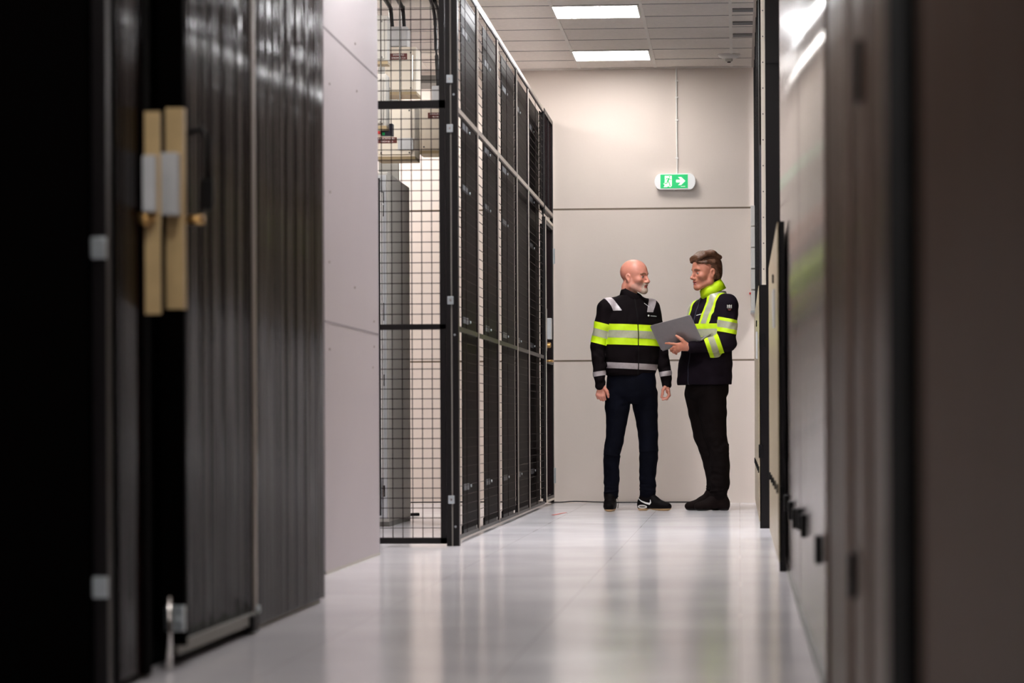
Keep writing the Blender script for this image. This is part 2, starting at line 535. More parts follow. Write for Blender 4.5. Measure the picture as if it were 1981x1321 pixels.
# corner posts with zinc clips
e = empty('corner_post', (XC, YC, 0), 'black corner post of the mesh cage with small zinc clips', 'post')
MB().box(XC - 0.033, XC - 0.008, YC - 0.015, YC + 0.02, 0, 3.06, .002).build('post_tube', 'black', e)
MB().box(XC - 0.0, XC + 0.032, YC - 0.015, YC + 0.045, 0, 3.06, .002).build('post_tube', 'black', e)
MB().box(XC - 0.0085, XC + 0.0005, YC + 0.0, YC + 0.015, 0, 3.05).build('seam_strip', 'grey', e)
for z in (2.41, 2.155, 1.268, 0.24):
    c = MB().box(XC - 0.025, XC + 0.008, YC - 0.024, YC - 0.015, z - 0.021, z + 0.021, .003).build('clip', 'zinc', e)
    MB().lathe([(0.006, 0), (0.006, -.004)], (XC - .008, YC - .024, z), 'y', 10).build('bolt', 'chrome', c)
for z in (2.33, 1.09, 0.1):
    MB().lathe([(0.006, 0), (0.005, -.004)], (XC + .012, YC - .015, z), 'y', 10).build('bolt', 'zinc', e)
# black screens standing inside the mesh, one per bay, with grey plates
sc = [(16.6, 17.62, 'first'), (18.02, 19.1, 'second'), (19.42, 20.5, 'third'), (20.6, 21.9, 'fourth'), (22.0, 23.05, 'fifth')]
for i, (a, c, wd) in enumerate(sc):
    X = XC - 0.085
    e = empty('black_screen', (X, a, 0), 'tall glossy black screen inside the cage, %s from the near corner' % wd, 'screen')
    MB().box(X - 0.006, X, a, c, 0.03, 3.07).build('sheet', 'blackgloss', e)
    MB().box(X - 0.02, X - .006, a + .1, c - .1, 0, 0.05).build('foot_rail', 'black', e)
    for z in (2.86, 2.32, 1.97, 1.22, 0.27):
        if i in (3,) and z in (2.32, 1.97): continue
        MB().box(X + .0002, X + 0.004, a + 0.03 + .05 * (i % 2), a + 0.33, z - 0.018, z + 0.018).build('grey_plate', 'slot', e)
        MB().lathe([(0.008, 0), (0.008, .006)], (X, a + 0.48, z + .0), 'x', 10).build('bolt', 'zinc', e)
# cage door and its lock
e = empty('mesh_cage_door', (XC, 22.3, 0), 'wire mesh door at the far end of the cage with grey lock box', 'cage door')
f = MB()
for y0, y1, z0, z1 in ((22.29, 22.33, .03, 2.2), (23.16, 23.2, .03, 2.2), (22.33, 23.16, 2.15, 2.2), (22.33, 23.16, .03, .07), (22.33, 23.16, 1.09, 1.12)):
    f.box(XC - .012, XC + .014, y0, y1, z0, z1)
f.build('door_frame', 'black', e)
for q in ((22.29, 22.31, .03, 2.2), (22.31, 23.2, 2.18, 2.2), (22.31, 23.2, .03, .045)):
    MB().box(XC + .0142, XC + .019, *q).build('bright_edge_strip', 'beige', e)
mb = MB(); wire_panel(mb, 'x', XC, 22.34, 23.15, .08, 2.14); mb.build('wire_mesh', 'wire', e)
MB().box(XC - .03, XC - .02, 22.34, 23.15, .06, 2.15).build('backing_sheet', 'blackgloss', e)
c = MB().box(XC + .02, XC + .056, 22.3, 22.4, 1.27, 1.43, .004).build('lock_box', 'greyplastic', e)
MB().box(XC + .0182, XC + .024, 22.28, 22.3, 1.18, 1.5).build('lock_plate', 'rail', e)
MB().lathe([(.022, 0), (.022, .03), (.016, .036)], (XC + .015, 22.33, 1.225), 'x', 16).build('key_cylinder', 'brass', e)
MB().tube([(XC + .015, 22.31, 1.105), (XC + .05, 22.31, 1.105), (XC + .056, 22.315, 1.105), (XC + .06, 22.41, 1.105)], .009, 10).build('door_handle', 'brass', e, True)
for z in (.22, 1.95):
    MB().tube([(XC + .02, 23.215, z - .06), (XC + .02, 23.215, z + .06)], .009, 10).build('hinge', 'zinc', e)
e = empty('mesh_fence_panel', (XC, 22.28, 0), 'short wire mesh panel above the cage door by the end wall', 'fence panel')
f = MB()
for y0, y1, z0, z1 in ((22.275, 22.287, 2.22, 3.02), (23.235, 23.28, 0, 3.02), (22.285, 23.235, 2.25, 2.29), (22.285, 23.235, 2.985, 3.02), (22.76, 22.775, 2.29, 2.985)):
    f.box(XC - .012, XC + .012, y0, y1, z0, z1)
f.build('frame', 'black', e)
MB().box(XC + .0122, XC + .015, 22.285, 23.235, 2.258, 2.282).build('bright_edge_strip', 'rail', e)  # sheen of the black crossbar, put in as a pale strip
mb = MB(); wire_panel(mb, 'x', XC, 22.29, 23.23, 2.29, 2.985); mb.build('wire_mesh', 'wire', e)
MB().box(XC - .03, XC - .022, 22.29, 23.23, 2.26, 3.0).build('backing_sheet', 'blackgloss', e)

# ------------------------------------------------------------------ inside the cage
# tall grey rack
e = empty('server_rack', (-2.55, 18.5, 0), 'tall light grey server cabinet behind the mesh fence, black glazed front', 'cabinet')
MB().box(-2.95, -2.15, 18.0, 19.2, 0.03, 2.18, .004).build('body', 'grey', e)
MB().box(-2.94, -2.16, 17.975, 17.998, 0.05, 2.16).build('front_frame', 'greyplastic', e)
d = MB().box(-2.93, -2.195, 17.955, 17.974, 0.07, 2.14).build('glazed_door', 'blackgloss', e)
for z in (.22, .9, 1.3, 1.34, 2.02, 1.94):
    MB().tube([(-2.178, 17.965, z - .035), (-2.178, 17.965, z + .035)], .008, 8).build('hinge', 'chrome', e)
MB().box(-2.95, -2.15, 18.02, 19.18, 0, .03).build('plinth', 'greydark', e)
MB().box(-2.19, -2.175, 17.94, 17.96, .3, 2.05).build('edge_profile', 'white', e)
# vertical grey cable tray behind
tag(MB().box(-2.56, -2.42, 20.9, 20.96, 0, 3.4).build('cable_tray', 'greydark'), 'narrow grey vertical cable tray behind the boxes inside the cage', 'cable tray')

def P(px, Y): return Y * (px - 1430) / FPX
def Z(py, Y): return 0.63 + (818 - py) * Y / FPX
def boxpx(x0, x1, y0, y1, Y, dep): return (P(x0, Y), P(x1, Y), Y, Y + dep, Z(y1, Y), Z(y0, Y))
# busbar tap-off boxes hung from the ceiling
def tapoff(name, label, x0, x1, y0, y1, Y, dep, cat='electrical box'):
    b = boxpx(x0, x1, y0, y1, Y, dep)
    e = empty(name, ((b[0] + b[1]) / 2, Y, b[4]), label, cat)
    MB().box(*b, bevel=.004).build('body', 'beige', e)
    MB().tube([((b[0] + b[1]) / 2, Y + dep * .8, b[5] - .01), ((b[0] + b[1]) / 2, Y + dep * .8, ZC)], .004, 8).build('hanger_rod', 'greydark', e)
    MB().box(b[0] - .002, b[1] + .002, Y - .006, Y + dep * .9, b[4] - .004, b[4] + .016).build('bottom_fold', 'beigedark', e)
    MB().box(b[0] + .015, b[1] - .02, Y - .009, Y - .0002, b[4] + .03, b[5] - .02, .002).build('cover', 'beige', e)
    for (sx_, sz_) in ((b[0] + .03, b[4] + .04), (b[1] - .035, b[4] + .04), (b[1] - .035, b[5] - .04)):
        MB().lathe([(.006, 0), (.004, -.004)], (sx_, Y - .009, sz_), 'y', 8).build('screw', 'greydark', e)
    return e, b
def plate(e, x0, x1, y0, y1, Y, lines):
    a, c, _, _, z0, z1 = boxpx(x0, x1, y0, y1, Y, 0)
    p = MB().box(a, c, Y - .0125, Y - .0095, z0, z1).build('name_plate', 'label', e)
    n_ = len(lines)
    for i, s in enumerate(lines):
        zz = z1 - (z1 - z0) * (i + .5) / n_
        text_mesh('lettering', s, (z1 - z0) / n_ * .72, ((a + c) / 2, Y - .0128, zz), (math.pi / 2, 0, 0), 'white', p)
e, b = tapoff('busbar_box', 'large beige switch box with dark red name plate hanging highest inside the cage', 745, 806, 84, 176, 19.45, .3)
plate(e, 755, 789, 97, 109, 19.45, ['SKENA 4B.2', 'STRÖM BE 3-4'])
MB().tube([(b[1] - .022, 19.435, b[4] + .08), (b[1] - .022, 19.435, b[5] - .06)], .004, 8).build('latch_rod', 'chrome', e)
x = boxpx(752, 789, 44, 83, 19.46, .2)
g = tag(MB().box(*x, bevel=.008).build('cable_gland_box', 'greyplastic'), 'pale grey gland box with two black cables on top of the highest switch box', 'cable box')
e, b = tapoff('busbar_box', 'wide beige switch box with dark red name plate below the mesh crossbar', 728, 803, 196, 302, 18.9, .3)
plate(e, 729, 768, 260, 271, 18.9, ['KANALSKENA 4B.1', 'STRÖM BE 1-2'])
MB().box(P(770, 18.9), P(800, 18.9), 18.885, 18.89, Z(285, 18.9), Z(262, 18.9)).build('inspection_cover', 'greyplastic', e)
e, b = tapoff('busbar_box', 'beige switch box with dark red name plate beside the corner post', 812, 868, 205, 291, 19.5, .3)
plate(e, 829, 862, 213, 224, 19.5, ['KANALSKENA', '4B.3 BE 5'])
e, b = tapoff('junction_box', 'slim grey box on the left of the highest switch box', 718, 750, 22, 116, 18.6, .14)
for ch in e.children:
    if ch.name.startswith(('body', 'cover')): ch.data.materials[0] = M['grey']
e, b = tapoff('junction_box', 'slim grey box in front of the wide switch box', 718, 747, 136, 242, 18.3, .14)
for ch in e.children:
    if ch.name.startswith(('body', 'cover')): ch.data.materials[0] = M['grey']
MB().box(P(743, 18.5), P(751, 18.5), 18.47, 18.58, Z(247, 18.5), Z(140, 18.5), .003).build('side_channel', 'greydark', e)
e = empty('meter_module', (P(745, 18.4), 18.4, Z(255, 18.4)), 'small dark meter module with green lamp under the slim grey box', 'meter')
f = MB(); f.box(*boxpx(736, 759, 247, 256, 18.4, .08)); f.box(*boxpx(753, 759, 233, 247, 18.4, .08)); f.build('body', 'bluegrey', e)
MB().box(*boxpx(739, 744, 250, 255, 18.395, .004)).build('indicator', 'green', e)
tag(MB().box(*boxpx(727, 734, 242, 252, 18.84, .055), bevel=.004).build('switch_knob', 'red'), 'red switch knob at the edge of the wide beige box', 'knob')
x = boxpx(836, 862, 160, 196, 19.5, .2)
tag(MB().box(*x, bevel=.01).build('cable_gland_box', 'greyplastic'), 'pale grey gland box with a black cable just left of the corner post', 'cable box')
for a, c, Y, z1, lb in ((753, 757, 19.45, 46, 'left black cable dropping into the grey gland box'), (777, 780, 19.45, 44, 'right black cable dropping into the grey gland box')):
    cable([(P(a - 3, Y), Y - .25, ZC), (P(a, Y), Y + .08, Z(4, Y)), (P(a + 1, Y), Y + .08, Z(10, Y)), (P(c, Y), Y + .08, Z(z1, Y))], .014, lb, 'power_cable')
for k, (a, c) in enumerate(((842, 849), (847, 856))):
    Y = 19.52
    cable([(P(a - 2, Y), Y - .25 + .14 * k, ZC), (P(a, Y), Y + .14 * k, Z(20, Y)), (P((a + c) / 2, Y), Y + .14 * k, Z(90, Y)), (P(c, Y), Y + .14 * k, Z(162, Y))], .013,
          ('left', 'right')[k] + ' one of two thick black cables hanging beside the corner post', 'power_cable')
tag(MB().box(P(800, 22), P(870, 22), 22, 22.4, Z(155, 22), Z(140, 22)).box(P(810, 22), P(813, 22), 22.1, 22.12, Z(140, 22), ZC).build('busbar_trunking', 'greydark'), 'short grey busbar trunking near the ceiling behind the corner post', 'busbar')

# ------------------------------------------------------------------ white wall panel before the cage
e = empty('white_partition', (-1.78, 12.3, 0), 'tall white partition wall between smoked doors and mesh cage', 'partition')
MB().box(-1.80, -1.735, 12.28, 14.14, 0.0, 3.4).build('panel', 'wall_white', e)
for z in (1.064, 2.30):
    MB().box(-1.7352, -1.7335, 12.28, 14.14, z - .004, z + .004).build('panel_joint', 'seamlight', e)
for y, z in ((12.45, 2.08), (12.45, 1.62), (12.42, 1.32), (13.3, 2.36), (13.35, 2.15), (13.25, 1.25), (13.9, 2.3), (13.95, 1.12), (12.42, .95), (13.9, .9), (12.45, 2.5), (13.95, 1.0)):
    MB().lathe([(.006, 0), (.004, .003)], (-1.735, y, z), 'x', 8).build('screw', 'seam', e)
MB().box(-1.80, -1.733, 12.28, 14.14, 0.0, .012).build('bottom_strip', 'grey', e)
tag(MB().box(-6.8, -1.80, 14.0, 14.1, 0, 3.4).build('partition_return', 'wall_white'), 'white partition turning left behind the smoked doors', 'partition')

# ------------------------------------------------------------------ smoked sliding doors, near left
XL = -1.475
def flute_sheet(name, m, X, y0, y1, z0, z1, parent, side=1, lam=.07, amp=.0016, th=.016):
    n = max(8, int((y1 - y0) / lam * 10))
    bm = bmesh.new()
    F = []; B = []
    for i in range(n + 1):
        y = y0 + (y1 - y0) * i / n
        x = X + side * amp * math.sin(2 * math.pi * (y - y0) / lam)
        F.append([bm.verts.new((x, y, z)) for z in (z0, z1)])
        B.append([bm.verts.new((X - side * th, y, z)) for z in (z0, z1)])
    for i in range(n):
        bm.faces.new((F[i][0], F[i + 1][0], F[i + 1][1], F[i][1]))
        bm.faces.new((B[i][0], B[i][1], B[i + 1][1], B[i + 1][0]))
        bm.faces.new((F[i][0], B[i][0], B[i + 1][0], F[i + 1][0]))
        bm.faces.new((F[i][1], F[i + 1][1], B[i + 1][1], B[i][1]))
    bm.faces.new((F[0][0], F[0][1], B[0][1], B[0][0]))
    bm.faces.new((F[n][0], B[n][0], B[n][1], F[n][1]))
    mb = MB(); mb.bm.free(); mb.bm = bm
    o = mb.build(name, m, parent)
    for p in o.data.polygons:
        p.use_smooth = abs(p.normal.x) > .8
    return o
e = empty('smoked_door', (XL, 6.9, 0), 'smoked brown door leaf between the clipped black post and the twin brass plates', 'door')
flute_sheet('sheet', 'flute', XL, 6.9, 7.2, .02, 3.3, e)
MB().box(XL - .02, XL + .0088, 7.2, 7.27, 0.01, 3.3).build('stile', 'blackmatte', e)
MB().box(XL + .009, XL + .048, 7.205, 7.215, .905, 1.407).build('strike_plate', 'beigeplate', e)
MB().box(XL + .01, XL + .042, 7.17, 7.204, 1.157, 1.296, .004).build('lock_box', 'greyplastic', e)
MB().lathe([(.006, 0), (.006, .05)], (XL - .01, 7.19, 1.14), 'x', 12).build('latch_rod', 'brass', e, True)
MB().lathe([(.016, -.012), (.016, .012)], (XL + .012, 7.19, 1.14), 'y', 16).build('door_knob', 'brass', e, True)
e = empty('smoked_door', (XL, 7.5, 0), 'wide smoked brown door leaf right of the twin brass plates, raised off the floor', 'door')
flute_sheet('sheet', 'flute', XL, 7.6, 8.86, .06, 3.3, e)
MB().box(XL - .02, XL + .045, 7.53, 7.56, 0.06, .93).build('stile', 'blackmatte', e)
MB().box(XL - .02, XL + .045, 7.53, 7.56, 1.45, 3.3).build('stile', 'blackmatte', e)
MB().box(XL - .02, XL + .006, 7.56, 7.6, 0.06, 3.3).build('stile', 'blackmatte', e)
MB().box(XL + .0, XL + .046, 7.52, 7.56, .93, 1.45).build('strike_plate', 'beigeplate', e)
MB().box(XL - .006, XL + .04, 7.47, 7.519, 1.17, 1.33, .005).build('lock_box', 'greyplastic', e)
MB().tube([(XL + .04, 7.6, 1.166), (XL + .085, 7.6, 1.166)], .012, 12).build('door_knob', 'brass', e, True)
MB().box(XL + .058, XL + .09, 7.7, 7.72, 1.2, 1.28, .004).build('pull_handle', 'rubber', e)
MB().tube([(XL + .005, 7.72, 1.40), (XL + .06, 7.72, 1.415), (XL + .075, 7.72, 1.38), (XL + .07, 7.72, 1.25)], .007, 8).build('pull_handle', 'rubber', e, True)
MB().box(XL - .001, XL + .048, 7.49, 7.52, .10, .165, .003).build('floor_bolt_bracket', 'zinc', e)
c = MB().tube([(XL + .012, 7.48, .005), (XL + .012, 7.48, .19)], .008, 12).build('floor_bolt', 'chrome', e, True)
MB().lathe([(.007, 0), (.007, -.01)], (XL + .034, 7.49, .13), 'y', 12).build('bracket_screw', 'zinc', e, True)
MB().box(XL - .015, XL + .012, 7.6, 8.86, .03, .062).build('bottom_rail', 'greydark', e)
MB().box(XL - .004, XL + .026, 8.72, 8.82, .008, .06, .006).build('roller', 'rubber', e)
MB().lathe([(.012, 0), (.012, .01)], (XL + .02, 8.8, .075), 'x', 12).build('roller_bolt', 'zinc', e)
e = empty('smoked_door', (XL, 8.9, 0), 'far smoked ribbed door leaf reflecting the yellow jackets beside the white partition', 'door')
flute_sheet('sheet', 'flute', XL, 8.9, 10.42, .015, 3.3, e)
MB().box(XL - .015, XL + .006, 8.87, 8.9, 0.01, 3.3).build('stile', 'rail', e)
MB().box(XL - .03, XL - .016, 8.9, 10.4, .0, .06).build('bottom_rail', 'black', e)
# clipped post and black end of the row
e = empty('clipped_post', (XL, 6.8, 0), 'blurred black post with two zinc clips at the left of the smoked doors', 'post')
MB().box(XL - .035, XL + .001, 6.8, 6.86, 0, 3.3, .003).build('post_tube', 'black', e)
MB().box(XL + .002, XL + .006, 6.86, 6.9, 0, 3.3).build('edge_strip', 'blackmatte', e)
for z in (1.045, .252):
    c = MB().box(XL - .034, XL + .002, 6.782, 6.8, z - .025, z + .025, .004).build('clip', 'zinc', e)
tag(MB().box(XL - .08, XL - .06, 6.9, 10.4, 0, 3.3).build('gap_blackout_sheet', 'blackmatte'), 'added black sheet keeping the gap between the smoked door leaves dark', 'panel')  # added backing, hides the lit space behind the door gap
tag(MB().box(XL - 1.8, XL - .04, 6.76, 6.86, 0, 3.3).build('black_end_panel', 'blackmatte'), 'black end panel filling the left edge of the picture', 'panel')

# ------------------------------------------------------------------ right side of the aisle
# low cabinet A with containment screen above
def lowcab(name, label, X, Xd, y0, y1, h, det):
    e = empty(name, (X, y0, 0), label, 'cabinet')
    MB().box(X + .012, Xd, y0 + .012, y1, .0, h, .002).build('body', 'grey', e)
    MB().box(X + .003, Xd, y0, y0 + .0118, .0, h).build('end_panel', 'black', e)
    n_ = max(1, round((y1 - y0) / .8))
    for k in range(n_):
        a = y0 + (y1 - y0) * k / n_ + (.0 if k == 0 else .006); c = y0 + (y1 - y0) * (k + 1) / n_ - .006
        d = MB().box(X - .0005, X + .0115, a, c, .04, h - .004, .002).build('door_leaf', 'beigegloss', e)
        if det:
            if k == 1:
                MB().box(X - .012, X - .0006, a + .05, a + .25, h - .42, h - .25, .003).build('door_handle', 'greyplastic', d)
                MB().box(X - .008, X - .0006, c - .2, c - .15, h - .2, h - .16, .003).build('door_lock', 'rubber', d)
            MB().box(X - .008, X - .0006, a + .02, a + .08, .33, .37, .003).build('door_hinge', 'rubber', d)
    return e
e = lowcab('low_cabinet', 'waist high beige cabinet with black end in front of the tall black screen', .117, .20, 17.6, 22.7, 1.45, True)
MB().box(.113, .14, 17.593, 17.599, .42, .5, .002).build('end_latch', 'rubber', e)
MB().box(.13, .155, 17.593, 17.599, 1.08, 1.16, .002).build('end_latch', 'rubber', e)
e = lowcab('low_cabinet', 'thin beige front with black edge, nearest low unit on the right', .163, .193, 12.5, 16.2, 1.48, True)
MB().box(.168, .182, 12.49, 12.499, .3, .36, .002).build('end_latch', 'rubber', e)
# overhead screen F on cabinet A
e = empty('tall_black_screen', (.165, 17.72, 1.45), 'tall black containment screen with pale riveted edge above the low cabinet', 'screen')
MB().box(.163, .30, 17.72, 17.78, 1.452, 3.42).build('end_post', 'black', e)
c = MB().box(.138, .162, 17.73, 17.78, 1.452, 3.42).build('edge_strip', 'beige', e)
for k in range(12):
    MB().lathe([(.004, 0), (.003, -.003)], (.149, 17.73, 1.55 + k * .155), 'y', 8).build('rivet', 'rubber', c)
for k in range(7):
    a = 17.8 + k * .78
    s = MB().box(.128, .14, a, a + .74, 1.452, 3.42).build('sheet', 'blackgloss', e)
    MB().box(.122, .1278, a + .7, a + .74, 1.452, 3.42).build('stile', 'black', s)
MB().box(.1285, .145, 17.79, 18.6, 1.452, 2.3).build('lower_panel', 'bluegrey', e)
MB().box(.105, .127, 17.8, 22.9, 3.38, 3.42).build('top_rail', 'rail', e)
tag(MB().box(.163, .3, 17.71, 17.719, 2.78, 2.784).build('screen_joint', 'rubber', e))
# white trunking at the far end + little red call point
e = empty('wall_trunking', (.10, 23.2, 1.5), 'white segmented cable trunking on the end wall beside the black screen', 'trunking')
for k in range(5):
    z = 1.50 + k * .165
    MB().box(.095, .128, 22.95, 23.29, z, z + .155, .003).build('cover_segment', 'white', e)
MB().box(.09, .13, 22.93, 23.29, 1.485, 1.498).build('end_cap', 'greyplastic', e)
e = tag(MB().box(.082, .094, 23.27, 23.299, 1.64, 1.655, .002).build('red_marker', 'red'), 'tiny red marker on the end wall next to the white trunking', 'marker')
# row C/D/E of big fluted doors
XR = .205
def rdoor(y0, y1, m, label, seams=()):
    e = empty('ribbed_door', (XR, y0, 0), label, 'door')
    flute_sheet('sheet', m, XR, y0, y1, .01, 3.4, e, side=-1, lam=.09, amp=.0003, th=.02)
    for (a, c) in seams:
        MB().box(XR - .004, XR + .01, a, c, 0.0, 3.4).build('stile', 'rail', e)
    return e
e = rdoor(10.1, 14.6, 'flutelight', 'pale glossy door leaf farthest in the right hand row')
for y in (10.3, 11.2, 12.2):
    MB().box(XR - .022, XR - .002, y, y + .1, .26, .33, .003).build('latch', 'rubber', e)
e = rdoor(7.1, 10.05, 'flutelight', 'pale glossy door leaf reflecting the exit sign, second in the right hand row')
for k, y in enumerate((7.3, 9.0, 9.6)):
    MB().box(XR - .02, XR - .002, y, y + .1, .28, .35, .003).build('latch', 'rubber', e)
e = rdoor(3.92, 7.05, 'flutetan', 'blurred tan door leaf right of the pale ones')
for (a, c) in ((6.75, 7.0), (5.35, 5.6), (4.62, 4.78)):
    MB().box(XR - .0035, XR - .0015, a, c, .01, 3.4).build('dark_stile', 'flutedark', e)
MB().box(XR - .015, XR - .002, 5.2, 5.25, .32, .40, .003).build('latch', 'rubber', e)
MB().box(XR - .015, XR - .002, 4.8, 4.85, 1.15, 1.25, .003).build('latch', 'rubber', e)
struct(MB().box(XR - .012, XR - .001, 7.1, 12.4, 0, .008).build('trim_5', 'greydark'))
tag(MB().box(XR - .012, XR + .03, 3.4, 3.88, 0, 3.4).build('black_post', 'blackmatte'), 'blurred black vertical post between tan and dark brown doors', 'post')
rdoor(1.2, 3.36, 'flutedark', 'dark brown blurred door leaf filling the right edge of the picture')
# ------------------------------------------------------------------ people: smooth volumes meshed with surface nets
def rotz(a):
    c, s = math.cos(a), math.sin(a)
    return np.array([[c, -s, 0], [s, c, 0], [0, 0, 1.0]])

def rotx(a):
    c, s = math.cos(a), math.sin(a)
    return np.array([[c, 0, s], [0, 1, 0], [-s, 0, c]])

class Vol:
    def __init__(s, lo, hi, h):
        s.lo = np.array(lo, float); s.h = h
        s.n = np.ceil((np.array(hi) - s.lo) / h).astype(int) + 1
        s.D = np.full(s.n, 0.05, np.float32)
    def sub(s, lo, hi):
        a = np.clip(np.floor((np.array(lo) - s.lo) / s.h).astype(int), 0, s.n - 1)
        b = np.clip(np.ceil((np.array(hi) - s.lo) / s.h).astype(int) + 1, 1, s.n)
        if (b <= a).any(): return None
        ax = [s.lo[i] + s.h * np.arange(a[i], b[i]) for i in range(3)]
        return (slice(a[0], b[0]), slice(a[1], b[1]), slice(a[2], b[2])), ax[0][:, None, None], ax[1][None, :, None], ax[2][None, None, :]
    def mix(s, fn, lo, hi, k, cut=False):
        r = s.sub(np.array(lo) - k - 4 * s.h, np.array(hi) + k + 4 * s.h)
        if r is None: return
        sl, X, Y, Z = r
        d = fn(X, Y, Z).astype(np.float32)
        D = s.D[sl]
        if cut:
            d = -d
            hh = np.maximum(k - np.abs(D - d), 0) / max(k, 1e-6)
            s.D[sl] = np.maximum(D, d) + hh * hh * k * 0.25
        else:
            hh = np.maximum(k - np.abs(D - d), 0) / max(k, 1e-6)
            s.D[sl] = np.minimum(D, d) - hh * hh * k * 0.25
    def cone(s, a, b, ra, rb, k=0.01, flat=None, cut=False):
        """tapered capsule; flat=(axis, factor) squashes it along an axis"""
        a = np.array(a, float); b = np.array(b, float)
        R = max(ra, rb)
        def f(X, Y, Z):
            P = [X - a[0], Y - a[1], Z - a[2]]
            ab = b - a
            t = np.clip((P[0] * ab[0] + P[1] * ab[1] + P[2] * ab[2]) / max(ab @ ab, 1e-9), 0, 1)
            Q = [P[i] - t * ab[i] for i in range(3)]
            if flat is not None:
                ax = np.array(flat[0], float); ax /= np.linalg.norm(ax); fk = flat[1]
                q = Q[0] * ax[0] + Q[1] * ax[1] + Q[2] * ax[2]
                Q = [Q[i] + q * (fk - 1) * ax[i] for i in range(3)]
                return (np.sqrt(Q[0] ** 2 + Q[1] ** 2 + Q[2] ** 2) - (ra + (rb - ra) * t)) / math.sqrt(fk)
            return np.sqrt(Q[0] ** 2 + Q[1] ** 2 + Q[2] ** 2) - (ra + (rb - ra) * t)
        s.mix(f, np.minimum(a, b) - R, np.maximum(a, b) + R, k, cut)
    def chain(s, pts, rs, k=0.01, flat=None):
        for i in range(len(pts) - 1):
            s.cone(pts[i], pts[i + 1], rs[i], rs[i + 1], k, flat)
    def ell(s, c, r, k=0.01, R=None, cut=False):
        c = np.array(c, float); r = np.array(r, float)
        M_ = np.eye(3) if R is None else R
        def f(X, Y, Z):
            P = [X - c[0], Y - c[1], Z - c[2]]
            Q = [(M_[0, i] * P[0] + M_[1, i] * P[1] + M_[2, i] * P[2]) for i in range(3)]
            k0 = np.sqrt((Q[0] / r[0]) ** 2 + (Q[1] / r[1]) ** 2 + (Q[2] / r[2]) ** 2)
            k1 = np.sqrt((Q[0] / r[0] ** 2) ** 2 + (Q[1] / r[1] ** 2) ** 2 + (Q[2] / r[2] ** 2) ** 2)
            return k0 * (k0 - 1) / np.maximum(k1, 1e-6)
        m_ = r.max()
        s.mix(f, c - m_, c + m_, k, cut)
    def loft(s, st, yaw=0.0, n=2.3, k=0.01, axis=2):
        """vertical body: stations (z, cx, cy, rx, ry); rx runs along the shoulder line"""
        st = np.array(sorted(st), float)
        zs = st[:, 0]
        def cr(z, col):
            i = np.clip(np.searchsorted(zs, z) - 1, 0, len(zs) - 2)
            v = st[:, col]
            m_ = np.gradient(v, zs)
            hh = zs[i + 1] - zs[i]
            t = np.clip((z - zs[i]) / hh, 0, 1)
            return ((2 * t ** 3 - 3 * t ** 2 + 1) * v[i] + (t ** 3 - 2 * t ** 2 + t) * hh * m_[i]
                    + (-2 * t ** 3 + 3 * t ** 2) * v[i + 1] + (t ** 3 - t ** 2) * hh * m_[i + 1])
        c_, s_ = math.cos(yaw), math.sin(yaw)
        def f(X, Y, Z):
            cx, cy, rx, ry = [cr(Z, j) for j in (1, 2, 3, 4)]
            U = (X - cx) * c_ + (Y - cy) * s_
            V = -(X - cx) * s_ + (Y - cy) * c_
            q = (np.abs(U / rx) ** n + np.abs(V / ry) ** n) ** (1 / n)
            rr = np.sqrt(U ** 2 + V ** 2)
            d = np.where(q > 1e-3, rr * (1 - 1 / np.maximum(q, 1e-3)), -np.minimum(rx, ry))
            d = np.maximum(d, -0.05)
            e = np.maximum(Z - zs[-1], zs[0] - Z) + 0 * d
            return np.maximum(d, e)
        m_ = st[:, 3:5].max() * 1.1
        s.mix(f, (st[:, 1].min() - m_, st[:, 2].min() - m_, zs[0]), (st[:, 1].max() + m_, st[:, 2].max() + m_, zs[-1]), k)
    def warp(s, fn):
        r = s.sub(s.lo, s.lo + s.h * (s.n - 1))
        sl, X, Y, Z = r
        s.D += fn(X, Y, Z).astype(np.float32)
    def mesh(s):
        D = s.D
        ins = D < 0
        c = [D[i:D.shape[0] - 1 + i, j:D.shape[1] - 1 + j, k:D.shape[2] - 1 + k] for i in (0, 1) for j in (0, 1) for k in (0, 1)]
        cnt = sum((q < 0).astype(np.int8) for q in c)
        act = (cnt > 0) & (cnt < 8)
        idx = np.argwhere(act)
        V8 = np.stack([q[act] for q in c], 1)
        off = np.array([(i, j, k) for i in (0, 1) for j in (0, 1) for k in (0, 1)], float)
        acc = np.zeros((len(idx), 3)); num = np.zeros(len(idx))
        for a in range(8):
            for b in range(a + 1, 8):
                if np.abs(off[a] - off[b]).sum() != 1: continue
                va, vb = V8[:, a], V8[:, b]
                m_ = (va < 0) != (vb < 0)
                t = np.where(m_, va / np.where(m_, va - vb, 1), 0)
                p = off[a] + t[:, None] * (off[b] - off[a])
                acc[m_] += p[m_]; num[m_] += 1
        co = s.lo + s.h * (idx + acc / num[:, None])
        vid = np.full(act.shape, -1, np.int64)
        vid[act] = np.arange(len(idx))
        quads = []
        for ax in range(3):
            sh = [slice(0, D.shape[i]) for i in range(3)]
            a_ = list(sh); b_ = list(sh)
            a_[ax] = slice(0, D.shape[ax] - 1); b_[ax] = slice(1, D.shape[ax])
            A = ins[tuple(a_)]; B = ins[tuple(b_)]
            e = np.argwhere(A != B)
            o1, o2 = [(1, 2), (2, 0), (0, 1)][ax]
            e = e[(e[:, o1] > 0) & (e[:, o2] > 0) & (e[:, o1] < D.shape[o1] - 1) & (e[:, o2] < D.shape[o2] - 1)]
            fl = A[tuple(e.T)]
            d1 = np.zeros(3, int); d1[o1] = 1
            d2 = np.zeros(3, int); d2[o2] = 1
            q = np.stack([vid[tuple((e - d1 - d2).T)], vid[tuple((e - d2).T)], vid[tuple(e.T)], vid[tuple((e - d1).T)]], 1)
            q = np.where(fl[:, None], q, q[:, ::-1])
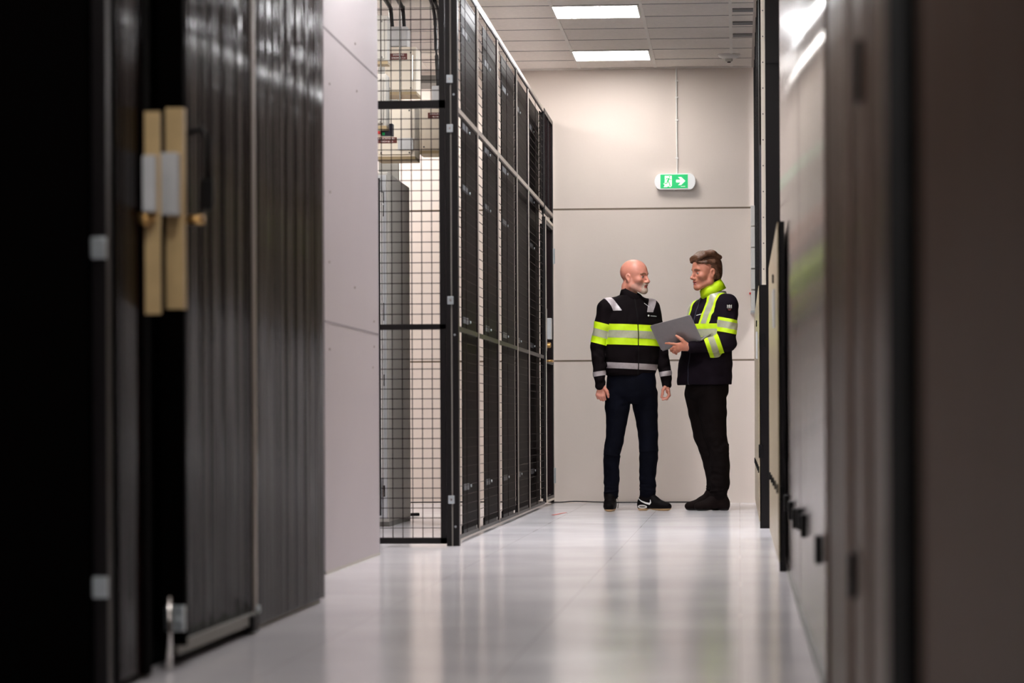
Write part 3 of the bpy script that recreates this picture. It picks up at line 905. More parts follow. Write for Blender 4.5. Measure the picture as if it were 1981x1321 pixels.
            quads.append(q[(q >= 0).all(1)])
        Q = np.concatenate(quads)
        # two passes of light smoothing
        for _ in range(1):
            E = np.concatenate([Q[:, [0, 1]], Q[:, [1, 2]], Q[:, [2, 3]], Q[:, [3, 0]]])
            S = np.zeros_like(co); N = np.zeros(len(co))
            np.add.at(S, E[:, 0], co[E[:, 1]]); np.add.at(N, E[:, 0], 1)
            np.add.at(S, E[:, 1], co[E[:, 0]]); np.add.at(N, E[:, 1], 1)
            co = co * 0.5 + 0.5 * S / np.maximum(N, 1)[:, None]
        return co, Q

def vnormals(co, F):
    n = np.cross(co[F[:, 2]] - co[F[:, 0]], co[F[:, 3]] - co[F[:, 1]])
    N = np.zeros_like(co)
    for i in range(4): np.add.at(N, F[:, i], n)
    return N / np.maximum(np.linalg.norm(N, axis=1), 1e-9)[:, None]

def np_obj(name, co, faces, m, parent, smooth=True):
    me = bpy.data.meshes.new(name)
    me.from_pydata([tuple(v) for v in co], [], [tuple(int(i) for i in f) for f in faces])
    me.materials.append(M[m])
    if smooth: me.polygons.foreach_set('use_smooth', [True] * len(me.polygons))
    me.update()
    o = bpy.data.objects.new(name, me)
    COL.objects.link(o)
    o.parent = parent
    WT[o.name] = WT[parent.name].copy() if parent and parent.name in WT else Vector((0, 0, 0))
    return o

def patch(name, co, Q, N, field, off, m, parent, thick=0.0):
    """the piece of a garment where field > 0, lifted off it by `off`: bands, patches, beard"""
    f = field
    keep = (f[Q] > 0).any(1)
    Qk = Q[keep]
    P = co + N * off
    verts = []; faces = []; cache = {}
    def vat(i):
        if i not in cache:
            cache[i] = len(verts); verts.append(P[i])
        return cache[i]
    def eat(i, j):
        key = (min(i, j), max(i, j))
        if key not in cache:
            t = f[i] / (f[i] - f[j])
            t = f[key[0]] / (f[key[0]] - f[key[1]])
            cache[key] = len(verts); verts.append(P[key[0]] * (1 - t) + P[key[1]] * t)
        return cache[key]
    for q in Qk:
        for tri in ((q[0], q[1], q[2]), (q[0], q[2], q[3])):
            out = []
            for a, b in ((0, 1), (1, 2), (2, 0)):
                i, j = int(tri[a]), int(tri[b])
                if f[i] > 0: out.append(vat(i))
                if (f[i] > 0) != (f[j] > 0): out.append(eat(i, j))
            if len(out) >= 3 and len(set(out)) == len(out): faces.append(out)
    if not faces: return None
    return np_obj(name, verts, faces, m, parent)

def dseg(P, a, b):
    a = np.array(a, float); b = np.array(b, float)
    ab = b - a
    t = np.clip(((P - a) @ ab) / (ab @ ab), 0, 1)
    return np.linalg.norm(P - a - t[:, None] * ab, axis=1), ((P - a) @ ab) / math.sqrt(ab @ ab)

def rnd_folds(cx, amp, fs, seed):
    rs = np.random.RandomState(seed)
    K = [(rs.normal(size=3) * fs, rs.uniform(0, 6.28)) for _ in range(6)]
    def f(X, Y, Z):
        v = 0
        for k, p in K: v = v + np.sin(X * k[0] + Y * k[1] + Z * k[2] * 1.6 + p)
        return v * amp / 3
    return f

def wrinkle(centres, rad, amp, seed):
    """short soft creases around joints, each with its own direction"""
    rs = np.random.RandomState(seed)
    W = []
    for c in centres:
        for _ in range(4):
            d = rs.normal(size=3) * np.array([.6, .6, 1]); d /= np.linalg.norm(d)
            p = np.array(c) + rs.normal(size=3) * rad * .6
            W.append((p, d, rs.uniform(.5, 1.0) * rad, rs.uniform(70, 130), rs.choice([-1, 1])))
    def f(X, Y, Z):
        v = 0
        for p, d, r, q, sg_ in W:
            x, y, z = X - p[0], Y - p[1], Z - p[2]
            t = x * d[0] + y * d[1] + z * d[2]
            e = np.exp(-(x * x + y * y + z * z) / (r * r))
            v = v + sg_ * e * np.sin(t * q)
        return v * amp
    return f

M['skin1'] = mat('skin_ruddy', (208, 138, 118), 0.45, sss=0.15, bump=(180, .15, .002), var=(30, .07))
M['skin2'] = mat('skin_tan', (192, 124, 100), 0.48, sss=0.15, bump=(180, .15, .002), var=(30, .07))
M['lips'] = mat('lips', (160, 82, 74), 0.45, var=(60, .05))
M['mouthdark'] = mat('mouth_inside', (50, 18, 16), 0.6, var=(60, .05))
M['beard'] = mat('short_grey_beard', (182, 158, 142), 0.9, bump=(500, .6, .003), var=(120, .16))
M['hair'] = mat('swept_brown_hair', (92, 60, 42), 0.5, bump=(90, .5, .004), var=(50, .3))
M['brow'] = mat('brown_eyebrow', (122, 78, 58), 0.8, var=(120, .1))
M['browgrey'] = mat('fair_eyebrow', (150, 108, 84), 0.8, var=(120, .1))
M['stubble'] = mat('pale_stubble', (198, 146, 130), 0.9, bump=(500, .5, .003), var=(150, .1))
M['eyewhite'] = mat('eye_white', (196, 184, 176), 0.25, var=(60, .03))
M['iris'] = mat('iris', (46, 36, 34), 0.2, var=(60, .1))
M['cloth_black'] = mat('black_knit_fabric', (17, 11, 13), 0.85, spec=.08, bump=(260, .35, .002), var=(14, .2))
M['cloth_navy'] = mat('dark_navy_fleece', (26, 19, 27), 0.85, spec=.08, bump=(260, .35, .002), var=(14, .2))
M['denim'] = mat('dark_blue_denim', (8, 9, 19), 0.85, spec=.08, bump=(300, .4, .002), var=(12, .3))
M['black_trousers'] = mat('black_cotton', (17, 11, 11), 0.82, spec=.08, bump=(300, .4, .002), var=(12, .25))
M['hivis'] = mat('fluorescent_yellow_band', (208, 244, 8), 0.6, var=(30, .04))
M['reflex'] = mat('silver_reflective_tape', (176, 176, 150), 0.4, metal=.1, bump=(300, .3, .001), var=(60, .06))
M['reflexgrey'] = mat('grey_reflective_tape', (170, 160, 162), 0.4, metal=.1, bump=(300, .3, .001), var=(60, .08))
M['shoe'] = mat('black_shoe_leather', (12, 8, 9), 0.6, spec=.08, bump=(120, .3, .002), var=(20, .15))
M['suede'] = mat('dark_brown_suede', (24, 16, 15), 0.8, spec=.08, bump=(200, .3, .002), var=(20, .15))
M['gum'] = mat('gum_rubber_sole', (196, 160, 116), 0.6, var=(30, .05))
M['sole_black'] = mat('black_sole', (16, 12, 12), 0.6, var=(30, .05))
M['laptop'] = mat('grey_aluminium', (132, 126, 128), 0.4, metal=.35, var=(30, .03))
M['keys'] = mat('black_keys', (20, 20, 22), 0.5, var=(60, .05))
M['screen'] = mat('dark_laptop_screen', (12, 12, 16), 0.15, var=(6, .05))

def head(v, c, phi, side, K=1.0, bald=True, lean=0.0):
    """adds a head to volume v. c: point between the eyes' height and head centre; phi: heading.
    local (f forward, s towards the viewer's side, z up). Returns the transform function."""
    fx, fy = math.sin(phi), -math.cos(phi)
    sv = np.array([math.cos(phi), math.sin(phi)]) * (-1 if side > 0 else 1)   # side vector facing the viewer
    cl, sl = math.cos(lean), math.sin(lean)
    def T(f, s_, z):
        f, s_, z = f * K, s_ * K, z * K
        f, z = f * cl + z * sl, -f * sl + z * cl
        return np.array([c[0] + f * fx + s_ * sv[0], c[1] + f * fy + s_ * sv[1], c[2] + z])
    R = np.array([[fx * cl, sv[0], fx * sl], [fy * cl, sv[1], fy * sl], [-sl, 0, cl]])
    E = lambda p, r, k=.01, cut=False: v.ell(T(*p), np.array(r) * K, k, R, cut)
    C = lambda a, b, ra, rb, k=.01, cut=False: v.cone(T(*a), T(*b), ra * K, rb * K, k, None, cut)
    E((-.012, 0, .036), (.099, .077, .088))
    E((.022, 0, .035), (.066, .069, .070), .03)
    E((.035, 0, -.03), (.052, .060, .075), .03)
    for s_ in (-1, 1):
        C((-.008, s_ * .058, -.035), (.0, s_ * .055, -.068), .02, .018, .025)
        C((.0, s_ * .054, -.068), (.07, s_ * .016, -.104), .018, .017, .025)
        E((.055, s_ * .042, -.026), (.03, .024, .022), .02)
    C((.072, 0, -.06), (.074, 0, -.088), .027, .02, .02)
    E((.078, 0, -.104), (.02, .022, .018), .015)
    C((.078, -.034, .022), (.084, .0, .016), .012, .013, .015)
    C((.078, .034, .022), (.084, .0, .016), .012, .013, .015)
    for s_ in (-1, 1):
        E((.093, s_ * .033, -.004), (.018, .019, .015), .012, True)
    C((.088, 0, .008), (.110, 0, -.034), .008, .011, .012)
    E((.112, 0, -.037), (.012, .012, .010), .008)
    for s_ in (-1, 1): E((.099, s_ * .014, -.042), (.011, .008, .009), .006)
    # lids, lips
    for s_ in (-1, 1):
        E((.0735, s_ * .032, -.004), (.0125, .0165, .0125), .003)
    C((.094, -.016, -.064), (.097, 0, -.0625), .005, .006, .006)
    C((.094, .016, -.064), (.097, 0, -.0625), .005, .006, .006)
    C((.089, -.014, -.079), (.093, .014, -.079), .006, .006, .006)
    C((.093, -.016, -.0715), (.105, .0, -.0715), .003, .003, .002, True)
    C((.093, .016, -.0715), (.105, .0, -.0715), .003, .003, .002, True)
    # ears
    for s_ in (-1, 1):
        E((-.014, s_ * .079, -.004), (.020, .009, .024), .005)
        E((-.008, s_ * .078, -.028), (.012, .008, .018), .005)
        E((-.008, s_ * .087, -.006), (.011, .007, .016), .003, True)
    return T, R

def face_bits(co, Q, N, T, R, K, parent, lipm='lips', browm='brow'):
    Ti = np.array([T(0, 0, 0)])
    L = (co - Ti) @ R / K          # local coordinates f, s, z
    f, s_, z = L[:, 0], L[:, 1], L[:, 2]
    lip = np.minimum(f - .083, .019 - np.abs(s_)) * 1.0
    u = np.minimum(lip, np.minimum(z + .0715 - .0008, (-.0585 - .09 * np.abs(s_)) - z))
    l_ = np.minimum(lip, np.minimum(-.0725 - z, z + .0865 - .15 * np.abs(s_)))
    patch('lip', co, Q, N, u, .0004, lipm, parent)
    patch('lip', co, Q, N, l_, .0004, lipm, parent)
    patch('mouth_opening', co, Q, N, np.minimum(lip + .003, .0018 - np.abs(z + .0718)), .0005, 'mouthdark', parent)
    for sd in (-1, 1):
        br = np.minimum(np.minimum(.0045 - np.abs(z - .0145 - .006 * np.sin((np.abs(s_) - .01) * 80)), .02 - np.abs(s_ * sd - .034)), f - .04)
        patch('eyebrow', co, Q, N, br, .0012, browm, parent)
        ex = np.minimum(.0042 - np.abs(z + .005), .0125 - np.abs(s_ * sd - .033))
        ex = np.minimum(ex, f - .05)
        patch('eye', co, Q, N, ex, .0005, 'eyewhite', parent)
        ir = np.minimum(.0046 - np.sqrt((z + .0045) ** 2 + (s_ * sd - .035) ** 2), f - .05)
        patch('iris', co, Q, N, np.minimum(ir, ex), .0012, 'iris', parent)
        ld = np.minimum(np.minimum(.0014 - np.abs(z - .0005), .0145 - np.abs(s_ * sd - .033)), f - .05)
        patch('eyelid_line', co, Q, N, ld, .0008, 'brow', parent)
    return f, s_, z

def person(loc, label):
    return empty('person', loc, label, 'person', None)

# =============================================================== person 1: bald, black jacket
PY = 21.2
p1 = person((P(1222, PY), PY, 0), 'bald bearded man in black high visibility jacket and dark jeans, both arms hanging')
th = math.radians(25)
H = .004
legL = [(-.098, -.03, .84), (-.1, -.03, .745), (-.106, -.035, .64), (-.122, -.045, .5), (-.141, -.045, .42), (-.146, -.04, .33), (-.143, -.035, .23), (-.148, -.042, .115)]
legR = [(.092, .03, .84), (.097, .03, .75), (.105, .025, .68), (.117, .02, .55), (.121, .02, .45), (.121, .02, .38), (.112, .025, .28), (.113, .03, .125)]
lN = [(.035, -.02, .84), (.042, -.02, .7), (.058, -.015, .54), (.084, -.01, .45), (.09, .0, .33), (.088, .01, .2), (.08, .015, .115)]
lF = [(-.075, .09, .84), (-.06, .09, .71), (-.03, .08, .54), (.004, .075, .45), (.04, .08, .33), (.056, .085, .21), (.052, .09, .12)]
v = Vol((-.34, -.26, 0.02), (.34, .24, 1.83), H)
T1, R1 = head(v, (.027, -.01, 1.682), math.radians(64), 1, 1.0)
v.cone((-.012, -.005, 1.61), (-.02, .0, 1.47), .056, .062, .02)
v.loft([(.86, 0, 0, .15, .105), (1.0, 0, 0, .145, .1), (1.15, 0, 0, .155, .105), (1.3, 0, 0, .165, .105), (1.42, -.01, 0, .15, .09), (1.5, -.015, 0, .07, .06)], th, 2.2, .03)
v.chain([(-.16, -.06, 1.45), (-.232, -.08, 1.18), (-.216, -.113, .92)], [.05, .04, .029], .02)
v.chain([(.13, .065, 1.45), (.2, .075, 1.18), (.247, .035, .925)], [.05, .04, .029], .02)
LR = [.07, .06, .046, .046, .043, .036, .032]
v.chain(legL[:1] + legL[2:] + [(-.149, -.04, .055), (-.154, -.14, .035)], LR + [.026, .02], .015)
v.chain(legR[:1] + legR[2:] + [(.11, .025, .055), (.2, -.005, .035)], LR + [.026, .02], .015)
# hand nearest the picture's left: back of the hand seen, fingers half curled
KF = .006
v.chain([(-.212, -.11, .92), (-.212, -.112, .895)], [.027, .026], .01, ((.2, 1, 0), 1.35))
v.cone((-.222, -.113, .885), (-.232, -.114, .852), .018, .015, .012, ((.1, 1, 0), 1.3))
v.cone((-.205, -.113, .885), (-.2, -.114, .848), .02, .016, .012, ((.1, 1, 0), 1.3))
for (x0, x1, x2, z1, z2) in ((-.238, -.243, -.236, .828, .808), (-.222, -.225, -.216, .82, .797), (-.206, -.206, -.198, .817, .793), (-.191, -.19, -.183, .82, .8)):
    v.chain([(x0, -.116, .852), (x1, -.121, z1 + .006), (x2, -.108, z2)], [.0105, .0095, .0082], KF)
v.chain([(-.193, -.118, .888), (-.17, -.128, .858), (-.163, -.13, .835), (-.16, -.126, .816)], [.014, .0115, .0095, .0082], .008)
# the other hand: seen from the side, thumb and finger closing a loose ring
v.chain([(.247, .035, .925), (.252, .03, .90)], [.027, .026], .01, ((1, 0, 0), 1.2))
v.cone((.254, .028, .895), (.262, .028, .858), .024, .02, .012, ((1, .2, 0), 1.25))
for (dy, q) in ((-.02, 0), (-.003, .003), (.014, .004), (.03, .002)):
    v.chain([(.266, .026 + dy, .858), (.271, .024 + dy, .832 - q), (.252, .022 + dy, .806 - q), (.224, .02 + dy, .804 + .3 * dy)], [.0105, .0095, .0088, .0078], KF)
v.chain([(.243, .01, .893), (.226, .002, .866), (.222, .0, .838), (.214, .004, .815)], [.013, .0105, .0092, .008], .008)
co, Q = v.mesh()
N = vnormals(co, Q)
b1 = np_obj('body', co, Q, 'skin1', p1)
f, s_, z = face_bits(co, Q, N, T1, R1, 1.0, p1, browm='browgrey')
brd = np.minimum(np.minimum(-.046 - .55 * np.maximum(.04 - f, 0) - z, f + .0), z + .135)
brd = np.maximum(brd, 0 * f - 1)
lipz = np.minimum(.0105 - np.abs(z + .0722) * 1.0, .021 - np.abs(s_))
brd = np.minimum(brd, -np.minimum(lipz, f - .07))
brd = np.minimum(brd, np.minimum(f - .015 + (-.06 - z) * .4, .3))
patch('stubble', co, Q, N, brd, .0006, 'stubble', p1)
patch('beard', co, Q, N, np.minimum(brd, np.minimum(f - .052, .034 - np.abs(s_)) + .3 * np.minimum(0, -.07 - z)), .0026, 'beard', p1)

# ---- jacket
v = Vol((-.34, -.28, .84), (.36, .26, 1.66), .005)
SL1 = [(-.168, -.07, 1.452), (-.236, -.09, 1.18), (-.222, -.115, .945)]
SR1 = [(.138, .07, 1.452), (.209, .08, 1.17), (.251, .035, .95)]
tor = [(.972, -.004, 0, .178, .125), (1.0, -.004, 0, .186, .132), (1.08, -.003, 0, .197, .142), (1.18, -.003, 0, .2, .142), (1.3, -.004, 0, .2, .138),
       (1.4, -.008, 0, .193, .125), (1.46, -.012, 0, .165, .105), (1.51, -.012, 0, .11, .085), (1.55, -.008, 0, .074, .072)]
v.loft(tor, th, 2.3, .02)
v.cone((-.08, -.02, 1.49), (-.155, -.065, 1.465), .055, .066, .03)
v.cone((.06, .03, 1.49), (.12, .06, 1.465), .055, .066, .03)
v.chain(SL1, [.074, .052, .042], .012)
v.chain(SR1, [.072, .051, .041], .012)
v.chain([SL1[2], (-.22, -.116, .902)], [.036, .034], .008)
v.chain([SR1[2], (.253, .032, .907)], [.036, .034], .008)
fo = rnd_folds(0, .0028, 34, 3)
v.warp(fo)
# folds at elbows and cuffs
v.warp(wrinkle([(-.2, -.12, 1.14), (.2, .05, 1.14), (-.22, -.1, .97), (.25, .03, .98), (-.13, -.1, 1.40), (.1, -.05, 1.38), (-.1, -.12, 1.02), (.1, -.1, 1.02)], .07, .0035, 5))
co, Q = v.mesh(); N = vnormals(co, Q)
jk = np_obj('jacket', co, Q, 'cloth_black', p1)
def arm_fields(co, S, rr):
    d1, t1 = dseg(co, S[0], S[1]); d2, t2 = dseg(co, S[1], S[2])
    L = np.linalg.norm(np.array(S[1]) - np.array(S[0]))
    return np.minimum(d1, d2) , np.where(d1 - rr < d2 - rr, t1, L + t2)
def side_of_torso(co, S, ra, cx, cy, rx, ry, yaw):
    d, t = arm_fields(co, S, ra)
    c_, s_2 = math.cos(yaw), math.sin(yaw)
    U = (co[:, 0] - cx) * c_ + (co[:, 1] - cy) * s_2
    V = -(co[:, 0] - cx) * s_2 + (co[:, 1] - cy) * c_
    q = np.sqrt((U / rx) ** 2 + (V / ry) ** 2)
    dt = np.sqrt(U ** 2 + V ** 2) * (1 - 1 / np.maximum(q, .01))
    return (dt - (d - ra)), t, U, V     # >0: arm
aL, tL, U, V = side_of_torso(co, SL1, .062, -.004, 0, .2, .142, th)
aR, tR, _, _ = side_of_torso(co, SR1, .06, -.004, 0, .2, .142, th)
z = co[:, 2]; x = co[:, 0]
notarm = -np.maximum(aL, aR)
zip_ = np.where(V < 0, np.abs(U) - .004, 1)
zb = 1.263 - .035 * x
yel = np.minimum(np.minimum(.074 - np.abs(z - zb), notarm), zip_)
patch('yellow_band', co, Q, N, yel, .0022, 'hivis', jk)
patch('silver_strip', co, Q, N, np.minimum(np.minimum(.027 - np.abs(z - zb - .002), notarm - .001), zip_ - .0005), .0036, 'reflex', jk)
hem = np.minimum(np.minimum(.021 - np.abs(z - 1.041 + .05 * (x + .05)), notarm), zip_)
patch('silver_strip', co, Q, N, hem, .0022, 'reflexgrey', jk)
for a_, S, zc in ((aL, SL1, 1.272), (aR, SR1, 1.262)):
    zt = z - zc + .26 * (x - (-.21 if S is SL1 else .21)) * (1 if S is SL1 else -1)
    patch('yellow_band', co, Q, N, np.minimum(.078 - np.abs(zt), a_), .0022, 'hivis', jk)
    patch('silver_strip', co, Q, N, np.minimum(.028 - np.abs(zt), a_), .0036, 'reflex', jk)
    patch('silver_strip', co, Q, N, np.minimum(.017 - np.abs(z - .986 - .15 * (x - S[2][0])), a_), .0022, 'reflexgrey', jk)
patch('zipper', co, Q, N, np.minimum(np.where(V < 0, .0042 - np.abs(U), -1), 1.55 - z), .0016, 'rubber', jk)
# shoulder patches (front)
for uc, lab in ((-.155, 0), (.135, 1)):
    w_ = .028 if uc < 0 else .03
    pf = np.minimum(w_ - np.abs((U - uc) - .55 * (1.475 - z) * (1 if uc < 0 else -1) * .9), np.minimum(1.56 - z, z - 1.435 - (.0 if uc < 0 else -.01)))
    pf = np.minimum(pf, .03 - V)
    patch('shoulder_patch', co, Q, N, pf, .0022, 'reflexgrey', jk)
# chest logo and pen marks
def on_front(mb_fn):
    pass
def mark_on(co, N, field, name, m, parent, off=.0024):
    return patch(name, co, Q, N, field, off, m, parent)
front = np.where(V < 0, 1.0, -1.0)
dotf = np.minimum(.0065 - np.sqrt((x - .126) ** 2 + (z - 1.4) ** 2), front)
mark_on(co, N, dotf, 'logo_dot', 'white', jk)
txt = np.minimum(np.minimum(.022 - np.abs(x - .16), .0026 - np.abs(z - 1.398 + .08 * (x - .16))), front)
mark_on(co, N, txt, 'logo_lettering', 'greyplastic', jk)
pen = np.minimum(np.minimum(.019 - np.abs(x - .113), .0022 - np.abs(z - 1.482 + .75 * (x - .105))), front)
mark_on(co, N, pen, 'collar_mark', 'white', jk)
# collar: tilted ring round the neck
def collar(parent, cb, ct, rb, rt, m, tiltb, tiltt, yaw, th_=.006, n=40, name='collar', ry=.95):
    bm = bmesh.new()
    rings = []
    for (c, r, tl) in ((cb, rb, tiltb), (((cb[0] + ct[0]) / 2, (cb[1] + ct[1]) / 2, (cb[2] + ct[2]) / 2), (rb + rt) / 2 + .002, (tiltb + tiltt) / 2), (ct, rt, tiltt), (ct, rt - th_, tiltt), (cb, rb - th_, tiltb)):
        ring = []
        for k in range(n):
            a = 2 * math.pi * k / n
            px, py = r * math.cos(a), r * ry * math.sin(a)
            ring.append(bm.verts.new((c[0] + px, c[1] + py, c[2] + tl * px * math.cos(yaw) + tl * py * math.sin(yaw))))
        rings.append(ring)
    rings.append(rings[0])
    for a, b in zip(rings, rings[1:]):
        for k in range(n):
            bm.faces.new((a[k], a[(k + 1) % n], b[(k + 1) % n], b[k]))
    mb = MB(); mb.bm.free(); mb.bm = bm
    bmesh.ops.recalc_face_normals(bm, faces=bm.faces)
    me = bpy.data.meshes.new(name); bm.to_mesh(me); bm.free()
    me.materials.append(M[m])
    for p_ in me.polygons: p_.use_smooth = True
    o = bpy.data.objects.new(name, me); COL.objects.link(o); o.parent = parent
    return o
collar(jk, (-.005, -.004, 1.52), (.008, -.008, 1.582), .08, .068, 'cloth_black', -.3, -.52, -.3)
# ---- trousers
v = Vol((-.26, -.2, .07), (.24, .2, 1.06), .005)
v.loft([(.77, .0, 0, .10, .07), (.82, .0, 0, .165, .115), (.9, -.001, 0, .18, .125), (1.0, 0, 0, .17, .118)], th * .6, 2.3, .03)
v.chain(legL, [.092, .09, .075, .064, .061, .057, .056, .05], .006)
v.chain(legR, [.096, .09, .081, .072, .067, .067, .061, .057], .006)
for c_, r_ in (((-.146, -.042, .168), .053), ((-.148, -.046, .138), .055), ((-.146, -.04, .112), .053), ((.113, .028, .178), .059), ((.111, .026, .148), .061), ((.114, .028, .122), .058), ((-.142, -.045, .40), .064), ((.121, .018, .43), .07)):
    v.ell(c_, (r_, r_, .013), .006, rotx(.25 * math.sin(c_[2] * 300)))
v.warp(rnd_folds(0, .0012, 26, 8))
v.warp(wrinkle([(-.13, -.04, .46), (-.14, -.05, .40), (.12, .02, .48), (.12, .02, .40), (-.145, -.04, .17), (.112, .02, .18), (-.05, -.08, .8), (.06, -.08, .8), (-.14, -.04, .26)], .06, .004, 11))
co, Q = v.mesh()
tr = np_obj('trousers', co, Q, 'denim', p1)
# ---- trainers
def shoe(parent, heel, toe, L, m, solem, trainer, label=None, top=.12, w=.042):
    """heel point, direction to the toe, length"""
    d = np.array([toe[0] - heel[0], toe[1] - heel[1], 0.0]); d /= np.linalg.norm(d)
    s2 = np.array([-d[1], d[0], 0])
    hp = np.array([heel[0], heel[1], 0.0])
    q = lambda a, b, c: hp + d * a * L + s2 * b + np.array([0, 0, c])
    lo = np.minimum(q(0, 0, 0), q(1, 0, 0)) - np.array([.07, .07, 0]); hi = np.maximum(q(0, 0, 0), q(1, 0, 0)) + np.array([.07, .07, .15])
    lo[2] = -.01
    v = Vol(lo, hi, .0035)
    v.cone(q(.15, 0, .045), q(.26, 0, top), .035, .046, .03, None)
    v.cone(q(.15, 0, .03), q(.15, 0, .06), .037, .034, .02, None)
    v.cone(q(.17, 0, .05), q(.5, .0, .055), .038, .036, .02)
    v.cone(q(.32, 0, top - .02), q(.56, 0, .06), .034, .03, .03)
    v.cone(q(.5, 0, .045), q(.82, .002, .033), .04, .032, .02, ((0, 0, 1), 1.12))
    v.cone(q(.7, 0, .036), q(.87, .004, .03), .04, .027, .02, ((0, 0, 1), 1.2))
    bz = .002
    v.mix(lambda X, Y, Z: Z - bz + 0 * X + 0 * Y, lo, (hi[0], hi[1], bz), .002, True)
    co, Q = v.mesh(); N = vnormals(co, Q)
    o = np_obj('trainer' if trainer else 'boot', co, Q, m, parent)
    patch('sole', co, Q, N, (.017 if trainer else .013) - co[:, 2], .0025, solem, o)
    return o, co, Q, N, q, d, s2
sh, sco, sQ, sN, q, d, s2 = shoe(p1, (-.152, .03), (-.158, -.2), .27, 'shoe', 'gum', True)
for k in range(5):
    a = q(.42 + .07 * k, 0, .115 - .011 * k)
    MB().tube([tuple(q(.38 + .07 * k, -.02, .104 - .009 * k)), tuple(q(.4 + .07 * k, 0, .113 - .011 * k)), tuple(q(.38 + .07 * k, .02, .104 - .009 * k))], .0028, 6).build('lace', 'rubber', None).parent = sh
MB().tube([tuple(q(.35, .03, .11)), tuple(q(.38, .055, .09)), tuple(q(.4, .06, .05)), tuple(q(.38, .055, .02))], .0022, 6).build('loose_lace', 'rubber', None).parent = sh
sh, sco, sQ, sN, q, d, s2 = shoe(p1, (.04, .05), (.285, -.035), .262, 'shoe', 'gum', True, top=.13)
L_ = (sco - q(0, 0, 0)); la = L_ @ d / .262; ls = L_ @ s2; lz = sco[:, 2]
face = -ls - .01
# swoosh: tapering curve from the heel rising then dropping to a hook
def stro(la, lz, pts):
    best = np.full(len(la), -1.0)
    for (a0, z0, r0), (a1, z1, r1) in zip(pts, pts[1:]):
        ax, az = (la - a0) * .262, lz - z0
        bx, bz = (a1 - a0) * .262, z1 - z0
        t = np.clip((ax * bx + az * bz) / (bx * bx + bz * bz), 0, 1)
        dd = np.sqrt((ax - t * bx) ** 2 + (az - t * bz) ** 2)
        best = np.maximum(best, r0 + (r1 - r0) * t - dd)
    return best
sw = stro(la, lz, [(.06, .088, .0025), (.18, .068, .004), (.30, .055, .006), (.40, .05, .007), (.44, .06, .005), (.425, .078, .002)])
patch('swoosh_mark', sco, sQ, sN, np.minimum(sw, face), .001, 'white', sh)
aw = np.minimum(np.maximum(.0155 - np.abs(lz - .0), 0) * 0 + .013 - np.sqrt(((la - .19) * .262 / 2.6) ** 2 + (lz - .03) ** 2), face)
patch('air_window_rim', sco, sQ, sN, aw, .002, 'white', sh)
patch('air_window', sco, sQ, sN, np.minimum(.0065 - np.sqrt(((la - .19) * .262 / 3.4) ** 2 + (lz - .03) ** 2), face), .003, 'greydark', sh)

# =============================================================== person 2: brown hair, hi-vis fleece, laptop
p2 = person((P(1368, PY), PY, 0), 'brown haired man in navy and yellow fleece, holding up an open laptop')
yw = math.radians(-50)
v = Vol((-.38, -.34, 0.02), (.27, .24, 1.86), H)
T2, R2 = head(v, (-.004, -.01, 1.712), -math.radians(62), -1, 1.04, lean=.06)
v.cone((.02, .0, 1.64), (.05, .03, 1.5), .058, .064, .02)
v.loft([(.86, 0, .04, .15, .105), (1.0, 0, .04, .145, .1), (1.15, .01, .04, .15, .105), (1.3, .02, .04, .155, .105), (1.42, .035, .04, .15, .09), (1.5, .045, .03, .07, .06)], yw, 2.2, .03)
v.chain([(.145, -.08, 1.46), (.15, -.12, 1.19), (-.12, -.238, 1.168)], [.055, .042, .028], .02)
v.chain([(-.06, .13, 1.44), (-.10, .1, 1.19), (-.20, -.02, 1.185)], [.05, .04, .028], .02)
v.chain(lN + [(.085, .012, .055), (-.01, -.012, .035)], LR + [.026, .02], .015)
v.chain(lF + [(.035, .092, .055), (-.08, .08, .035)], LR + [.026, .02], .015)
# left hand, closing round the lower edge of the laptop lid
v.cone((-.125, -.238, 1.168), (-.15, -.243, 1.172), .027, .026, .012, ((0, 1, .2), 1.3))
v.cone((-.155, -.243, 1.185), (-.196, -.232, 1.182), .024, .019, .012, ((0, 1, .2), 1.35))
v.cone((-.155, -.24, 1.163), (-.196, -.23, 1.158), .022, .017, .012, ((0, 1, .2), 1.35))
v.chain([(-.2, -.232, 1.186), (-.235, -.215, 1.192), (-.265, -.198, 1.196), (-.291, -.183, 1.197)], [.0115, .01, .009, .0078], KF)
v.chain([(-.2, -.230, 1.17), (-.232, -.214, 1.168), (-.252, -.19, 1.155), (-.252, -.168, 1.142)], [.0112, .01, .009, .008], KF)
v.chain([(-.198, -.228, 1.156), (-.226, -.214, 1.15), (-.238, -.19, 1.136), (-.234, -.168, 1.13)], [.011, .0098, .0088, .0078], KF)
v.chain([(-.192, -.224, 1.143), (-.214, -.21, 1.135), (-.22, -.19, 1.126), (-.214, -.172, 1.122)], [.0102, .009, .008, .0072], KF)
v.chain([(-.152, -.25, 1.195), (-.176, -.25, 1.222), (-.197, -.238, 1.238), (-.214, -.228, 1.250)], [.0145, .0118, .0102, .0085], .008)
# right hand under the laptop base, mostly hidden
v.cone((-.20, -.02, 1.185), (-.225, -.05, 1.188), .026, .024, .012, ((0, 0, 1), 1.3))
for j in range(4):
    v.chain([(-.235 + .018 * j, -.05, 1.182), (-.25 + .018 * j, -.085, 1.176), (-.255 + .018 * j, -.11, 1.172)], [.0105, .0095, .0085], KF)
v.chain([(-.205, -.03, 1.2), (-.18, -.05, 1.205), (-.17, -.07, 1.2)], [.013, .011, .009], .008)
co, Q = v.mesh(); N = vnormals(co, Q)
b2 = np_obj('body', co, Q, 'skin2', p2)
face_bits(co, Q, N, T2, R2, 1.04, p2)
